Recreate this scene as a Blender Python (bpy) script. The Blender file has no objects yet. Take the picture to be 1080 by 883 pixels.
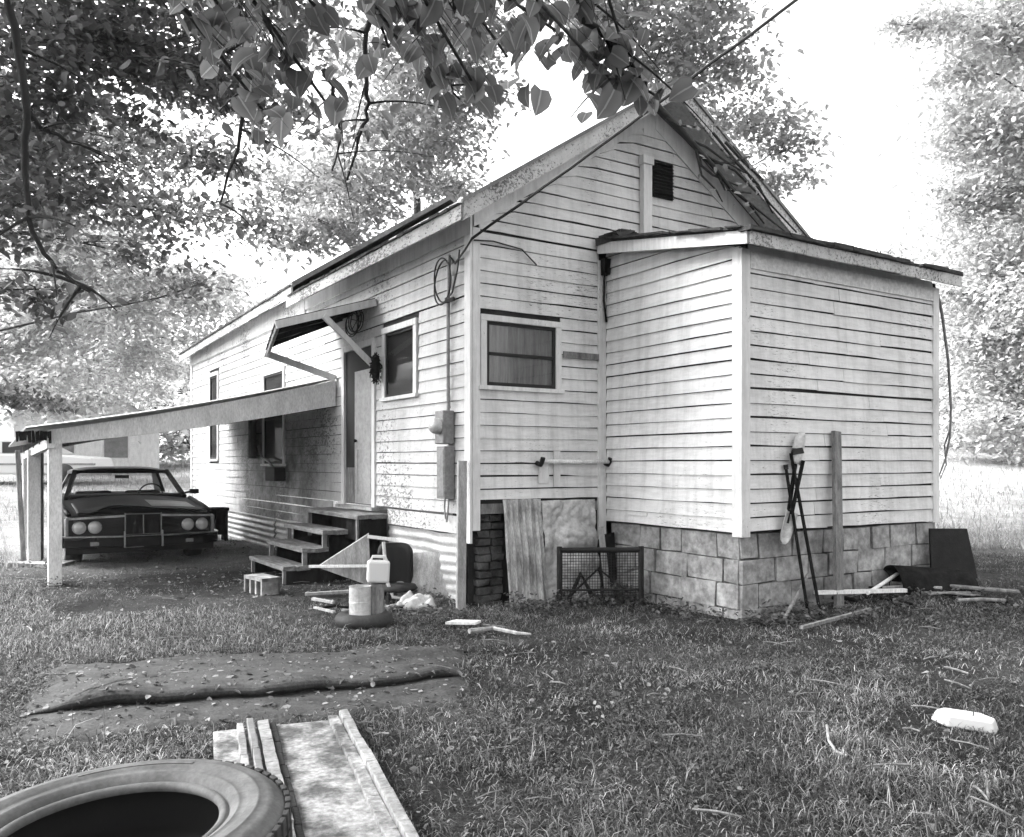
import bpy, math, random
import numpy as np
from mathutils import Vector, Matrix, noise as mnoise
random.seed(7); rs = np.random.RandomState(11)
S = bpy.context.scene
COL = S.collection
# ------------------------------------------------------------------ helpers
def nz(x, y, z=0.0): return mnoise.noise(Vector((x, y, z)))
def smooth(a, b, x):
    t = min(1.0, max(0.0, (x - a) / (b - a))); return t * t * (3 - 2 * t)
class MB:
    def __init__(s): s.v = []; s.f = []
    def add(s, vs, fs):
        o = len(s.v); s.v += [tuple(p) for p in vs]; s.f += [tuple(i + o for i in f) for f in fs]
    def box(s, x0, x1, y0, y1, z0, z1, M=None, jit=0.0):
        vs = [Vector((x, y, z)) for x in (x0, x1) for y in (y0, y1) for z in (z0, z1)]
        if jit: vs = [v + Vector((random.uniform(-jit, jit), random.uniform(-jit, jit), random.uniform(-jit, jit))) for v in vs]
        if M is not None: vs = [M @ v for v in vs]
        s.add(vs, [(0, 1, 3, 2), (4, 6, 7, 5), (0, 4, 5, 1), (2, 3, 7, 6), (0, 2, 6, 4), (1, 5, 7, 3)])
    def beam(s, a, b, w, h, up=(0, 0, 1)):
        a = Vector(a); b = Vector(b); d = b - a; L = d.length; d.normalize()
        u = Vector(up); x = d.cross(u)
        if x.length < 1e-4: x = d.cross(Vector((1, 0, 0)))
        x.normalize(); u = x.cross(d)
        M = Matrix((x, d, u)).transposed().to_4x4(); M.translation = a
        s.box(-w / 2, w / 2, 0, L, -h / 2, h / 2, M)
    def prism(s, pts, off):
        n = len(pts); off = Vector(off); P = [Vector(p) for p in pts]
        s.add(P + [p + off for p in P], [tuple(range(n))[::-1], tuple(range(n, 2 * n))] + [(i, (i + 1) % n, n + (i + 1) % n, n + i) for i in range(n)])
    def tube(s, pts, rad, n=6, cap=True):
        P = [Vector(p) for p in pts]; m = len(P)
        if not hasattr(rad, '__len__'): rad = [rad] * m
        ref = Vector((0.31, 0.17, 0.93)); o = len(s.v)
        for i in range(m):
            d = (P[min(i + 1, m - 1)] - P[max(i - 1, 0)])
            if d.length < 1e-9: d = Vector((0, 0, 1))
            d.normalize(); x = d.cross(ref)
            if x.length < 0.05: x = d.cross(Vector((1, 0, 0)))
            x.normalize(); y = d.cross(x)
            for k in range(n):
                a = 2 * math.pi * k / n
                s.v.append(tuple(P[i] + (x * math.cos(a) + y * math.sin(a)) * rad[i]))
        for i in range(m - 1):
            for k in range(n):
                a = o + i * n + k; b = o + i * n + (k + 1) % n
                s.f.append((a, b, b + n, a + n))
        if cap:
            s.f.append(tuple(o + k for k in range(n))[::-1]); s.f.append(tuple(o + (m - 1) * n + k for k in range(n)))
    def lathe(s, prof, n=32, M=None, closed=False):
        o = len(s.v); m = len(prof)
        for r, z in prof:
            for k in range(n):
                a = 2 * math.pi * k / n; v = Vector((r * math.cos(a), r * math.sin(a), z))
                s.v.append(tuple(M @ v if M is not None else v))
        for i in range(m if closed else m - 1):
            j = (i + 1) % m
            for k in range(n):
                s.f.append((o + i * n + k, o + i * n + (k + 1) % n, o + j * n + (k + 1) % n, o + j * n + k))
    def grid(s, fn, nu, nv):
        o = len(s.v)
        for j in range(nv + 1):
            for i in range(nu + 1): s.v.append(tuple(fn(i / nu, j / nv)))
        for j in range(nv):
            for i in range(nu):
                a = o + j * (nu + 1) + i; s.f.append((a, a + 1, a + nu + 2, a + nu + 1))
    def build(s, name, mat, parent=None, sm=False, bevel=0, solid=0, loc=None):
        me = bpy.data.meshes.new(name); me.from_pydata(s.v, [], s.f); me.update()
        if mat: me.materials.append(mat)
        o = bpy.data.objects.new(name, me); COL.objects.link(o)
        if parent: o.parent = parent
        if loc is not None: o.location = loc
        if sm:
            for p in me.polygons: p.use_smooth = True
        if solid:
            m = o.modifiers.new('s', 'SOLIDIFY'); m.thickness = solid; m.offset = 0
        if bevel:
            m = o.modifiers.new('b', 'BEVEL'); m.width = bevel; m.segments = 2; m.limit_method = 'ANGLE'; m.angle_limit = 0.6
        return o
def npmesh(name, V, Fq, mat, parent=None, sm=False):
    me = bpy.data.meshes.new(name); V = np.asarray(V, np.float32); Fq = np.asarray(Fq, np.int32); k = Fq.shape[1]
    me.vertices.add(len(V)); me.vertices.foreach_set('co', V.ravel())
    me.loops.add(Fq.size); me.loops.foreach_set('vertex_index', Fq.ravel())
    me.polygons.add(len(Fq)); me.polygons.foreach_set('loop_start', np.arange(len(Fq), dtype=np.int32) * k)
    me.update(calc_edges=True); me.validate()
    me.materials.append(mat)
    if sm: me.polygons.foreach_set('use_smooth', np.ones(len(Fq), bool))
    o = bpy.data.objects.new(name, me); COL.objects.link(o)
    if parent: o.parent = parent
    return o
def tag(o, label, cat, group=None):
    o['label'] = label; o['category'] = cat
    if group: o['group'] = group
    return o
def thing(name, label, cat, loc=(0, 0, 0), rz=0, group=None):
    o = bpy.data.objects.new(name, None); COL.objects.link(o); o.location = loc; o.rotation_euler = (0, 0, rz); o.empty_display_size = .2
    return tag(o, label, cat, group)
def copy_tree(o, parent=None):
    c = o.copy(); COL.objects.link(c); c.parent = parent
    for ch in list(o.children): copy_tree(ch, c)
    return c
# ------------------------------------------------------------------ materials (grey scale, the photograph is black and white)
def base_mat(name):
    m = bpy.data.materials.new(name); m.use_nodes = True; nt = m.node_tree
    return m, nt, nt.nodes['Principled BSDF']
def N(nt, t, **kw):
    n = nt.nodes.new(t)
    for k, v in kw.items(): setattr(n, k, v)
    return n
def ramp(nt, fac, stops):
    r = N(nt, 'ShaderNodeValToRGB'); e = r.color_ramp.elements
    while len(e) < len(stops): e.new(0.5)
    for i, (p, v) in enumerate(stops): e[i].position = p; e[i].color = (v, v, v, 1)
    nt.links.new(fac, r.inputs[0]); return r.outputs[0]
def noise(nt, scale, detail=4, rough=.6, stretch=None, dist=0):
    tc = N(nt, 'ShaderNodeTexCoord'); mp = N(nt, 'ShaderNodeMapping')
    if stretch: mp.inputs['Scale'].default_value = stretch
    nt.links.new(tc.outputs['Object'], mp.inputs[0])
    t = N(nt, 'ShaderNodeTexNoise'); t.inputs['Scale'].default_value = scale; t.inputs['Detail'].default_value = detail
    t.inputs['Roughness'].default_value = rough; t.inputs['Distortion'].default_value = dist
    nt.links.new(mp.outputs[0], t.inputs['Vector']); return t.outputs['Fac']
def mix(nt, f, a, b, mode='MIX'):
    m = N(nt, 'ShaderNodeMix', data_type='RGBA', blend_type=mode)
    for i, v in ((0, f), (6, a), (7, b)):
        if isinstance(v, (int, float)): m.inputs[i].default_value = v if i == 0 else (v, v, v, 1)
        else: nt.links.new(v, m.inputs[i])
    return m.outputs[2]
def bump(nt, bs, h, strength=.3, dist=.01):
    b = N(nt, 'ShaderNodeBump'); b.inputs['Strength'].default_value = strength; b.inputs['Distance'].default_value = dist
    nt.links.new(h, b.inputs['Height']); nt.links.new(b.outputs[0], bs.inputs['Normal'])
def mottled(name, a, b, scale=6, rough=.8, stretch=None, lo=.35, hi=.65, bs=.3, metal=0, fine=0.12, spec=.3):
    m, nt, p = base_mat(name)
    n1 = noise(nt, scale, 6, .65, stretch); c = ramp(nt, n1, [(lo, a), (hi, b)])
    n2 = noise(nt, scale * 9, 3, .6, stretch); g = ramp(nt, n2, [(.3, 1 - fine * 2), (.7, 1 + fine)])
    c = mix(nt, 1.0, c, g, 'MULTIPLY'); nt.links.new(c, p.inputs['Base Color'])
    p.inputs['Roughness'].default_value = rough; p.inputs['Metallic'].default_value = metal; p.inputs['Specular IOR Level'].default_value = spec
    bump(nt, p, n2, bs); return m
def painted(name, paint=.72, wood=.2, wear=.30, along=(1, 1, 6), grime_shade=None, dirt_scale=1.3, hi=.97, spot=None):
    """old white paint: grain, flaking to bare wood, broad dirt"""
    m, nt, p = base_mat(name)
    big = noise(nt, dirt_scale, 5, .65); tone = ramp(nt, big, [(.25, paint * .72), (.6, paint)])
    grain = noise(nt, 5, 5, .7, along); tone = mix(nt, 1.0, tone, ramp(nt, grain, [(.25, .82), (.6, 1.0)]), 'MULTIPLY')
    drip = noise(nt, 2.2, 4, .65, (5, 5, .35)); tone = mix(nt, 1.0, tone, ramp(nt, drip, [(.3, .80), (.55, 1.0)]), 'MULTIPLY')
    # flakes
    fl = noise(nt, 16, 6, .75, spot or along); zone = noise(nt, .9, 3, .5)
    ad = N(nt, 'ShaderNodeMath', operation='MULTIPLY_ADD'); nt.links.new(zone, ad.inputs[0]); ad.inputs[1].default_value = .55; nt.links.new(fl, ad.inputs[2])
    msk = ramp(nt, ad.outputs[0], [(hi, 0.0), (hi + .04, 1.0)])
    inv = ramp(nt, ad.outputs[0], [(wear - .05, 1.0), (wear + .0, 0.0)])
    wd = ramp(nt, grain, [(.3, wood * .5), (.7, wood * 1.3)])
    c = mix(nt, msk, tone, wd)
    c = mix(nt, inv, c, wd)
    if grime_shade:   # dirt and painted-in carport shade on one region of the wall: grime_shade = (axis scale/offset nodes)
        c = grime_shade(nt, c)
    nt.links.new(c, p.inputs['Base Color']); p.inputs['Roughness'].default_value = .75; p.inputs['Specular IOR Level'].default_value = .25
    h = mix(nt, msk, grain, 0.0); bump(nt, p, h, .25, .004)
    return m
def leafmat(name, a, b, trans=.35, rough=.5, mid=None, rib=False, patch=False):
    m, nt, p = base_mat(name)
    g = N(nt, 'ShaderNodeNewGeometry'); c = ramp(nt, g.outputs['Random Per Island'], [(0, a), (.6, mid or (a + .6 * (b - a))), (1, b)])
    if rib:
        at_ = N(nt, 'ShaderNodeAttribute', attribute_name='rib'); c = mix(nt, 1.0, c, ramp(nt, at_.outputs['Fac'], [(0, .9), (.2, 1.05), (.8, .85), (.9, .8), (.94, 1.7)]), 'MULTIPLY')
    if patch: c = mix(nt, 1.0, c, ramp(nt, noise(nt, .9, 4, .65), [(.36, .5), (.52, 1.0), (.64, 1.9)]), 'MULTIPLY')
    nt.links.new(c, p.inputs['Base Color']); p.inputs['Roughness'].default_value = rough; p.inputs['Specular IOR Level'].default_value = .3
    t = N(nt, 'ShaderNodeBsdfTranslucent'); c2 = mix(nt, 1.0, c, 1.35, 'MULTIPLY'); nt.links.new(c2, t.inputs[0])
    mx = N(nt, 'ShaderNodeMixShader'); mx.inputs[0].default_value = trans
    out = nt.nodes['Material Output']; nt.links.new(p.outputs[0], mx.inputs[1]); nt.links.new(t.outputs[0], mx.inputs[2]); nt.links.new(mx.outputs[0], out.inputs[0])
    return m
def plain(name, v, rough=.5, metal=0, coat=0, spec=.5):
    m, nt, p = base_mat(name); p.inputs['Base Color'].default_value = (v, v, v, 1); p.inputs['Roughness'].default_value = rough
    p.inputs['Metallic'].default_value = metal; p.inputs['Coat Weight'].default_value = coat; p.inputs['Specular IOR Level'].default_value = spec
    return m
def glassmat(name, tint=.9, fac=.12):
    m = bpy.data.materials.new(name); m.use_nodes = True; nt = m.node_tree; nt.nodes.remove(nt.nodes['Principled BSDF'])
    t = N(nt, 'ShaderNodeBsdfTransparent'); t.inputs[0].default_value = (tint, tint, tint, 1)
    g = N(nt, 'ShaderNodeBsdfGlossy'); g.inputs['Roughness'].default_value = .05; g.inputs[0].default_value = (.8, .8, .8, 1)
    mx = N(nt, 'ShaderNodeMixShader'); mx.inputs[0].default_value = fac
    nt.links.new(t.outputs[0], mx.inputs[1]); nt.links.new(g.outputs[0], mx.inputs[2]); nt.links.new(mx.outputs[0], nt.nodes['Material Output'].inputs[0])
    return m
def carport_grime_shade(nt, c):
    """dirt and the shade of the carport roof, both painted dark into the boards (local y = along the wall, z = height)"""
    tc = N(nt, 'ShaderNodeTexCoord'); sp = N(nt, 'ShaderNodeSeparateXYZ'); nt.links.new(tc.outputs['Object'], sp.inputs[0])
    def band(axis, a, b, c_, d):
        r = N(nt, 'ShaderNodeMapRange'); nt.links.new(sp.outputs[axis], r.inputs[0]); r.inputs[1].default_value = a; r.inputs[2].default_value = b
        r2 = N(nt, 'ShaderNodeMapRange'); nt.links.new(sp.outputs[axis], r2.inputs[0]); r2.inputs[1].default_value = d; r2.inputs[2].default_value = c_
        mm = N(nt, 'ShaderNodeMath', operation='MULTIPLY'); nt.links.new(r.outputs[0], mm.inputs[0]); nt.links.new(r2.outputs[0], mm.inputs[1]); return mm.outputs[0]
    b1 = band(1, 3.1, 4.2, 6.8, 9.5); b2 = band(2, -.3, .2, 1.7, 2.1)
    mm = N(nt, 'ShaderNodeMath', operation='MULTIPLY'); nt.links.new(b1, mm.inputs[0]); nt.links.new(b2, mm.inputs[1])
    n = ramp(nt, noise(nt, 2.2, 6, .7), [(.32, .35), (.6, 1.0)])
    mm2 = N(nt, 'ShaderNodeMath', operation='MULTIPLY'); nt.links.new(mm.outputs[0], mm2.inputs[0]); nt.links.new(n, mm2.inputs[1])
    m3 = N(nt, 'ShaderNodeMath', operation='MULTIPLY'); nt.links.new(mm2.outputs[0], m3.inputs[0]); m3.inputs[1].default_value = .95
    return mix(nt, m3.outputs[0], c, .07)  # near-black mix carries the roof shade along with the dirt
M = {}
M['siding_left'] = painted('siding_left', .62, .2, .28, (8, 1, 6), carport_grime_shade, hi=.865, spot=(3, 1.2, 2.2))
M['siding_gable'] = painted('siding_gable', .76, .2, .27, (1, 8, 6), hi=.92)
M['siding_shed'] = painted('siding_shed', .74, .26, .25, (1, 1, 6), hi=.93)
M['trim'] = painted('trim', .76, .2, .27, (6, 6, 1), hi=.93)
M['fascia'] = painted('fascia', .58, .16, .3, (3, 1, 3), hi=.81)
M['soffit'] = mottled('soffit', .55, .72, 3, .8)
M['backing'] = mottled('backing', .012, .03, 5, .95)
M['roof_metal'] = mottled('roof_metal', .12, .22, 2, .6, metal=.2)
M['tarpaper'] = mottled('tarpaper', .02, .06, 8, .9)
M['block'] = mottled('block', .15, .38, 1.6, .95, bs=.9, fine=.25)
M['mortar'] = mottled('mortar', .05, .12, 6, .95)
M['corr'] = mottled('corr', .36, .58, 3, .45, (1, 1, 3), metal=.25)
M['corr_old'] = mottled('corr_old', .16, .48, 5, .6, (2, 2, .7), lo=.36, hi=.6, metal=.15, fine=.18)
M['oldwood'] = mottled('oldwood', .22, .42, 4, .85, (4, 4, 1), bs=.5)
M['greywood'] = mottled('greywood', .1, .26, 5, .85, (4, 4, 1), bs=.5)
M['treadwood'] = mottled('treadwood', .09, .25, 5, .8, (5, 1, 5), bs=.4)
M['darkwood'] = mottled('darkwood', .006, .020, 5, .95, (3, 3, 1), bs=.5, spec=.05)
M['whitewood'] = mottled('whitewood', .62, .8, 3, .75, (3, 3, 1))
M['iron'] = mottled('iron', .008, .02, 8, .7, metal=.3)
M['greymetal'] = mottled('greymetal', .16, .26, 4, .5, metal=.4)
M['palemetal'] = mottled('palemetal', .4, .62, 4, .45, metal=.3)
M['rubber'] = mottled('rubber', .015, .04, 6, .7, bs=.15)
M['old_rubber'] = mottled('old_rubber', .06, .115, 7, .85, bs=.1, fine=.1)
M['carpaint'] = mottled('carpaint', .004, .010, 4, .5, bs=.02, spec=.10)
M['chrome'] = mottled('chrome', .2, .45, 5, .3, metal=.9, bs=.03)
M['carblack'] = plain('carblack', .008, .8)
M['lens'] = plain('lens', .42, .12, 0, .5)
M['highlight_grey'] = mottled('highlight_grey', .2, .36, 4, .4, bs=.05)
M['glass'] = glassmat('glass', .7, .05)
M['carglass'] = glassmat('carglass', .92, .06)
M['curtain'] = mottled('curtain', .12, .3, 3, .9, (6, 6, .4))
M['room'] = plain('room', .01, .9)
M['door'] = mottled('door', .24, .34, 2, .55)
M['bark'] = mottled('bark', .03, .08, 6, .95, (1, 1, .25), bs=.8)
M['twig'] = plain('twig', .02, .9)
M['carpet'] = mottled('carpet', .03, .065, 7, .95, bs=.5, fine=.25)
M['foam'] = plain('foam', .5, .7)
M['sheetmetal'] = mottled('sheetmetal', .07, .30, 5, .75, lo=.40, hi=.56, bs=.4, fine=.25)
M['cardboard'] = mottled('cardboard', .38, .5, 4, .85)
M['whiteplastic'] = plain('whiteplastic', .55, .5)
M['cable'] = plain('cable', .012, .6)
M['leaf_near'] = leafmat('leaf_near', .09, .21, .45, rib=True)
M['leaf_dark'] = leafmat('leaf_dark', .055, .18, .48)
M['leaf_mid'] = leafmat('leaf_mid', .18, .32, .5)
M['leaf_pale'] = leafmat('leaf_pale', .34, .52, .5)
M['grass'] = leafmat('grass', .015, .30, .25, .7, mid=.08, patch=True)
M['pale_grass'] = leafmat('pale_grass', .08, .42, .3, .7, mid=.2)
M['thatch'] = leafmat('thatch', .02, .36, .1, .8, mid=.09, patch=True)
M['crumple'] = mottled('crumple', .26, .5, 3, .6, lo=.35, hi=.55, metal=.15, fine=.15)
M['sootbrick'] = mottled('sootbrick', .025, .10, 6, .95, bs=.8)
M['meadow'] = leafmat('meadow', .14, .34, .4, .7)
M['litter'] = leafmat('litter', .04, .26, .1, .8)
M['midmetal'] = mottled('midmetal', .16, .36, 5, .6, metal=.2, fine=.2)
M['weed'] = leafmat('weed', .03, .16, .35, .6)
# ------------------------------------------------------------------ camera: eye at 1.25 m, level, front shifted up
W_, H_ = 1080, 883; F = 886.2; HY = 488.5; EZ = 1.25
cam = bpy.data.cameras.new('camera'); co = bpy.data.objects.new('camera', cam); COL.objects.link(co)
co.location = (0, 0, EZ); co.rotation_euler = (math.pi / 2, 0, 0); cam.sensor_width = 36; cam.lens = 36 * F / W_
cam.shift_y = (HY - H_ / 2) / W_; cam.clip_end = 2000; cam.clip_start = .05; S.camera = co
ANG = math.radians(32.52); dR = Vector((math.cos(ANG), math.sin(ANG), 0)); dL = Vector((-math.sin(ANG), math.cos(ANG), 0))
HA = Vector((-.355, 7.312, 0))                      # near corner of the house
def loc2w(u, t, z=0): p = HA + dR * u + dL * t; return Vector((p.x, p.y, z))
def w2loc(x, y): q = Vector((x, y, 0)) - HA; return q.dot(dR), q.dot(dL)
def gz(x, y):
    r = max(0.0, y - 12.5 + .25 * max(0, -x - 2)); k = .05 + .06 * smooth(-2, 8, x)
    z = k * r * r / (r + 6.0)
    u, t = w2loc(x, y)
    z += .17 * smooth(1.5, 4.2, u) * smooth(5.0, 8.2, y)
    z -= .07 * smooth(-.6, -1.2, u) * smooth(-4.4, -3.4, u) * smooth(3.6, 4.8, t) * smooth(12, 10, t)
    z += .025 * nz(x * .5, y * .5, 3) + .012 * nz(x * 1.7, y * 1.7, 8)
    if r > 40: z += min(14, (r - 40) * .12)
    return z
def at(px, py, z=0.0):                              # where the sight line of a spot in the photograph meets height z
    k = (EZ - z) * F / (py - HY); return Vector(((px - W_ / 2) / F * k, k, z))
SKY, SUNE, HAZE, EXPO = 0.15, 0.5, 0.0007, 2.82
# ------------------------------------------------------------------ ground
def axis(lo, hi, fine_lo, fine_hi, step, g=1.18):
    a = list(np.arange(fine_lo, fine_hi + 1e-6, step)); s = step; x = fine_lo; L = []
    while x > lo: s *= g; x -= s; L.append(x)
    s = step; x = fine_hi; R = []
    while x < hi: s *= g; x += s; R.append(x)
    return L[::-1] + a + R
def ground():
    xs = axis(-260, 260, -8, 8, .12); ys = axis(-60, 400, 1, 13, .12)
    V = []
    for y in ys:
        for x in xs:
            z = gz(x, y)
            if -8 < x < 8 and 1 < y < 13: z += .010 * nz(x * 6, y * 6, 1) + .006 * nz(x * 14, y * 14, 5)
            V.append((x, y, z))
    nx = len(xs); i = np.arange(len(ys) - 1)[:, None] * nx + np.arange(nx - 1)[None, :]; i = i.ravel()
    m, nt, p = base_mat('soil')
    dirt = ramp(nt, noise(nt, 1.6, 8, .7), [(.3, .02), (.5, .045), (.72, .09)])
    grs = ramp(nt, noise(nt, 5, 8, .75), [(.3, .008), (.55, .022), (.75, .05)])
    tc = N(nt, 'ShaderNodeTexCoord'); sp = N(nt, 'ShaderNodeSeparateXYZ'); nt.links.new(tc.outputs['Object'], sp.inputs[0])
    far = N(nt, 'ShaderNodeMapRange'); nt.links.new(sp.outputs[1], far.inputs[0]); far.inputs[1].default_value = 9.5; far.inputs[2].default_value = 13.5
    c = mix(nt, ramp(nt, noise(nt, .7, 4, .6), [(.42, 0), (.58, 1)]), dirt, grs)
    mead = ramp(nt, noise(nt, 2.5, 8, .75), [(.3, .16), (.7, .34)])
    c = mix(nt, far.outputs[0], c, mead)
    nt.links.new(c, p.inputs['Base Color']); p.inputs['Roughness'].default_value = .95; p.inputs['Specular IOR Level'].default_value = .1
    c = mix(nt, 1.0, c, ramp(nt, noise(nt, 55, 5, .8), [(.35, .35), (.5, 1.0), (.68, 2.2)]), 'MULTIPLY'); nt.links.new(c, p.inputs['Base Color']); bump(nt, p, noise(nt, 45, 8, .8), 1.0, .03)
    o = npmesh('ground', V, np.stack([i, i + 1, i + nx + 1, i + nx], 1), m, sm=True); o['kind'] = 'structure'
ground()
# ------------------------------------------------------------------ house
house = thing('clapboard_house', 'old white clapboard house with a gabled roof and a boxy addition on concrete blocks', 'house', HA, ANG)
def m_left(s, z, d): return (-d, s, z)
def m_gable(s, z, d): return (s, -d, z)
LU, LT, LW = 1.484, -1.716, 2.69                     # front addition: left plane, front plane, width
def m_shl(s, z, d): return (LU - d, s, z)
def m_shf(s, z, d): return (s, LT - d, z)
def siding(mb, mp, s0, s1, z0, z1, ex, opens=(), top=None, gap=(.005, .012), seed=0, joints=4.0, wob=.004, slant=None):
    rr = random.Random(seed); z = z0; row = 0
    while z < z1 - .01:
        ivs = [(s0, s1)]
        for (a, b, za, zb) in opens:
            if za < z + ex * .55 and zb > z + ex * .45:
                nv = []
                for (p, q) in ivs:
                    if b <= p or a >= q: nv.append((p, q)); continue
                    if a > p: nv.append((p, a))
                    if b < q: nv.append((b, q))
                ivs = nv
        cut = []
        for (p, q) in ivs:
            if q - p > 2.2:
                c = p + (q - p) * rr.uniform(.25, .75); cut += [(p, c - .0015), (c + .0015, q)]
            else: cut.append((p, q))
        for (p, q) in cut:
            if q - p < .02: continue
            n = max(2, int((q - p) / .22)); g = rr.uniform(*gap); dd = rr.uniform(-.003, .003); ph = rr.uniform(0, 99)
            if rr.random() < .12: g *= 1.8
            bot = []; tp = []
            for i in range(n + 1):
                s = p + (q - p) * i / n
                zt = z + ex + .002; zb = z + g + wob * nz(s * 1.3, ph) + wob * .6 * nz(s * 4, ph + 9)
                if top: zt = min(zt, top(s)); zb = min(zb, zt)
                bot.append((s, zb, .020 + dd + .003 * nz(s * 2, ph + 3))); tp.append((s, zt, .007 + dd * .5))
            V = []; Fc = []
            for b_, t_ in zip(bot, tp): V += [mp(*b_), mp(*t_), mp(b_[0], b_[1] + .002, .001), mp(t_[0], t_[1], .001)]
            for i in range(n):
                a = 4 * i; b = a + 4
                Fc += [(a, b, b + 1, a + 1), (a + 2, b + 2, b, a)]
            Fc += [(2, 0, 1, 3), (4 * n, 4 * n + 2, 4 * n + 3, 4 * n + 1)]
            mb.add(V, Fc)
        z += ex; row += 1
HW = 4.23; RU = 2.115; SL = .655
def zb(u): return 4.85 - SL * abs(u - RU)
HL = 11.2
# dark sheathing behind the boards: the closed shell of the house
b = MB()
sh = [(0.0, .80), (HW, .80), (HW, zb(HW) - .01), (RU, zb(RU) - .01), (0.0, zb(0) - .01)]
b.prism([(u, 0.0, z) for u, z in sh], (0, HL, 0))
b.build('sheathing', M['backing'], house)
EXP = .113
opL = [(2.03, 3.0, .6, 2.62), (1.0, 1.86, 1.9, 2.66), (5.15, 6.25, 1.2, 2.62), (8.94, 9.66, 1.28, 2.9)]
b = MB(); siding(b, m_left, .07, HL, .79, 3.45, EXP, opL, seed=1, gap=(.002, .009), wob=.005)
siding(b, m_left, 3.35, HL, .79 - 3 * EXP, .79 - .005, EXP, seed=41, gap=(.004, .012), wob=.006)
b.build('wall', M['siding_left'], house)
b = MB(); siding(b, m_gable, .075, 1.40, .90, 3.35, EXP, [(.06, .95, 1.90, 2.56)], seed=2, gap=(.004, .013), wob=.013)
siding(b, m_gable, .0, HW, .90 + EXP * 22, 4.8, EXP, [(2.04, 2.36, 3.92, 4.29)], top=lambda s: zb(s) - .16, seed=3, gap=(.005, .014), wob=.009)
b.build('wall', M['siding_gable'], house)
b = MB(); siding(b, m_gable, HW - .02, HW, .9, 3.3, EXP, seed=4); 
# corner boards
b = MB(); b.box(-.028, -.003, -.028, .075, .55, 3.44); b.box(.0, .075, -.03, -.003, .66, 3.30); b.build('corner_board', M['trim'], house, bevel=.003)
b = MB(); b.box(-.03, -.002, HL - .09, HL + .02, .4, 3.42); b.build('corner_board', M['trim'], house)
b = MB(); b.box(1.385, 1.475, -.034, -.003, .52, 3.19); b.build('corner_board', M['trim'], house, bevel=.004)
# frieze boards up the two slopes of the gable and under the eave
for sgn in (-1, 1):
    b = MB(); uu = [RU, RU + sgn * 2.10]; 
    b.prism([(uu[0], -.026, zb(uu[0]) - (.17 if sgn < 0 else .25)), (uu[1], -.026, zb(uu[1]) - (.17 if sgn < 0 else .25)), (uu[1], -.026, zb(uu[1]) - .01), (uu[0], -.026, zb(uu[0]) - .01)], (0, .022, 0))
    b.build('frieze_board', M['trim'], house)
b = MB(); b.box(RU - .16, RU + .16, -.0225, -.004, zb(RU) - .34, zb(RU) - .12); b.build('apex_plate', M['trim'], house)
b = MB(); b.box(-.03, -.004, -.0, 4.3, 3.24, 3.44); b.build('frieze_board', M['trim'], house)
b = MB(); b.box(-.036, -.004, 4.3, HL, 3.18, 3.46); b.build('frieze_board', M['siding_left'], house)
# roof: two slopes, front section and the slightly higher rear section
def slope(mb, sgn, t0, t1, lift, over, th=.07, fall=0.0):
    ue = RU + sgn * (RU + over); n = 12
    a = [(RU, zb(RU) + lift), (ue, zb(ue) + lift)]
    def f(i, j):
        u = a[0][0] + (a[1][0] - a[0][0]) * j; z = a[0][1] + (a[1][1] - a[0][1]) * j; t = t0 + (t1 - t0) * i
        return (u, t, z - fall * i + .008 * nz(t * .8, j * 3, lift * 9))
    mb.grid(lambda i, j: f(i, j), n, 6); mb.grid(lambda i, j: (lambda p: (p[0], p[1], p[2] + th))(f(i, j)), n, 6)
    P = [f(0, 0), f(1, 0), f(1, 1), f(0, 1)]; Q = [(p[0], p[1], p[2] + th) for p in P]
    mb.add(P + Q, [(0, 1, 5, 4), (1, 2, 6, 5), (2, 3, 7, 6), (3, 0, 4, 7)])
b = MB()
for sg in (-1, 1): slope(b, sg, -.33, 4.3, .035, .26); slope(b, sg, 4.3, HL + .15, .185, .20, fall=.13)
roof = b.build('roof', M['roof_metal'], house)
# soffit boards under the overhangs
b = MB()
for sg in (-1, 1):
    for k in range(2):
        pts = []
        for (u, t) in ((RU, -.33), (RU, -.03), (RU + sg * 2.36, -.03), (RU + sg * 2.36, -.33)): pts.append((u, t, zb(u) + .004))
        b.prism(pts, (0, 0, .025)); break
b.prism([(-.25, -.33, zb(-.25) + .0), (-.01, -.33, zb(-.01)), (-.01, 4.3, zb(-.01)), (-.25, 4.3, zb(-.25))], (0, 0, .025))
b.build('soffit', M['soffit'], house)
# fascia boards
for sg in (-1, 1):
    b = MB(); n = 10; P0 = []; P1 = []
    for i in range(n + 1):
        u = RU + sg * (2.39) * i / n; w = .006 * nz(i * .7, sg)
        P0.append((u, -.355, zb(u) - .05 + w)); P1.append((u, -.355, zb(u) + .12 + w))
    V = P0 + P1 + [(x, y + .024, z) for x, y, z in P0 + P1]; m = n + 1
    Fc = [(i, i + 1, m + i + 1, m + i) for i in range(n)] + [(2 * m + i + 1, 2 * m + i, 3 * m + i, 3 * m + i + 1) for i in range(n)] + [(i + 1, i, 2 * m + i, 2 * m + i + 1) for i in range(n)] + [(m + i, m + i + 1, 3 * m + i + 1, 3 * m + i) for i in range(n)]
    b.add(V, Fc); b.build('rake_fascia', M['fascia'], roof)
    b = MB(); b.prism([(RU, -.375, zb(RU) + .10), (RU + sg * 2.41, -.375, zb(RU + sg * 2.41) + .10), (RU + sg * 2.41, -.375, zb(RU + sg * 2.41) + .135), (RU, -.375, zb(RU) + .135)], (0, .03, 0)); b.build('drip_edge', M['roof_metal'], roof)
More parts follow.
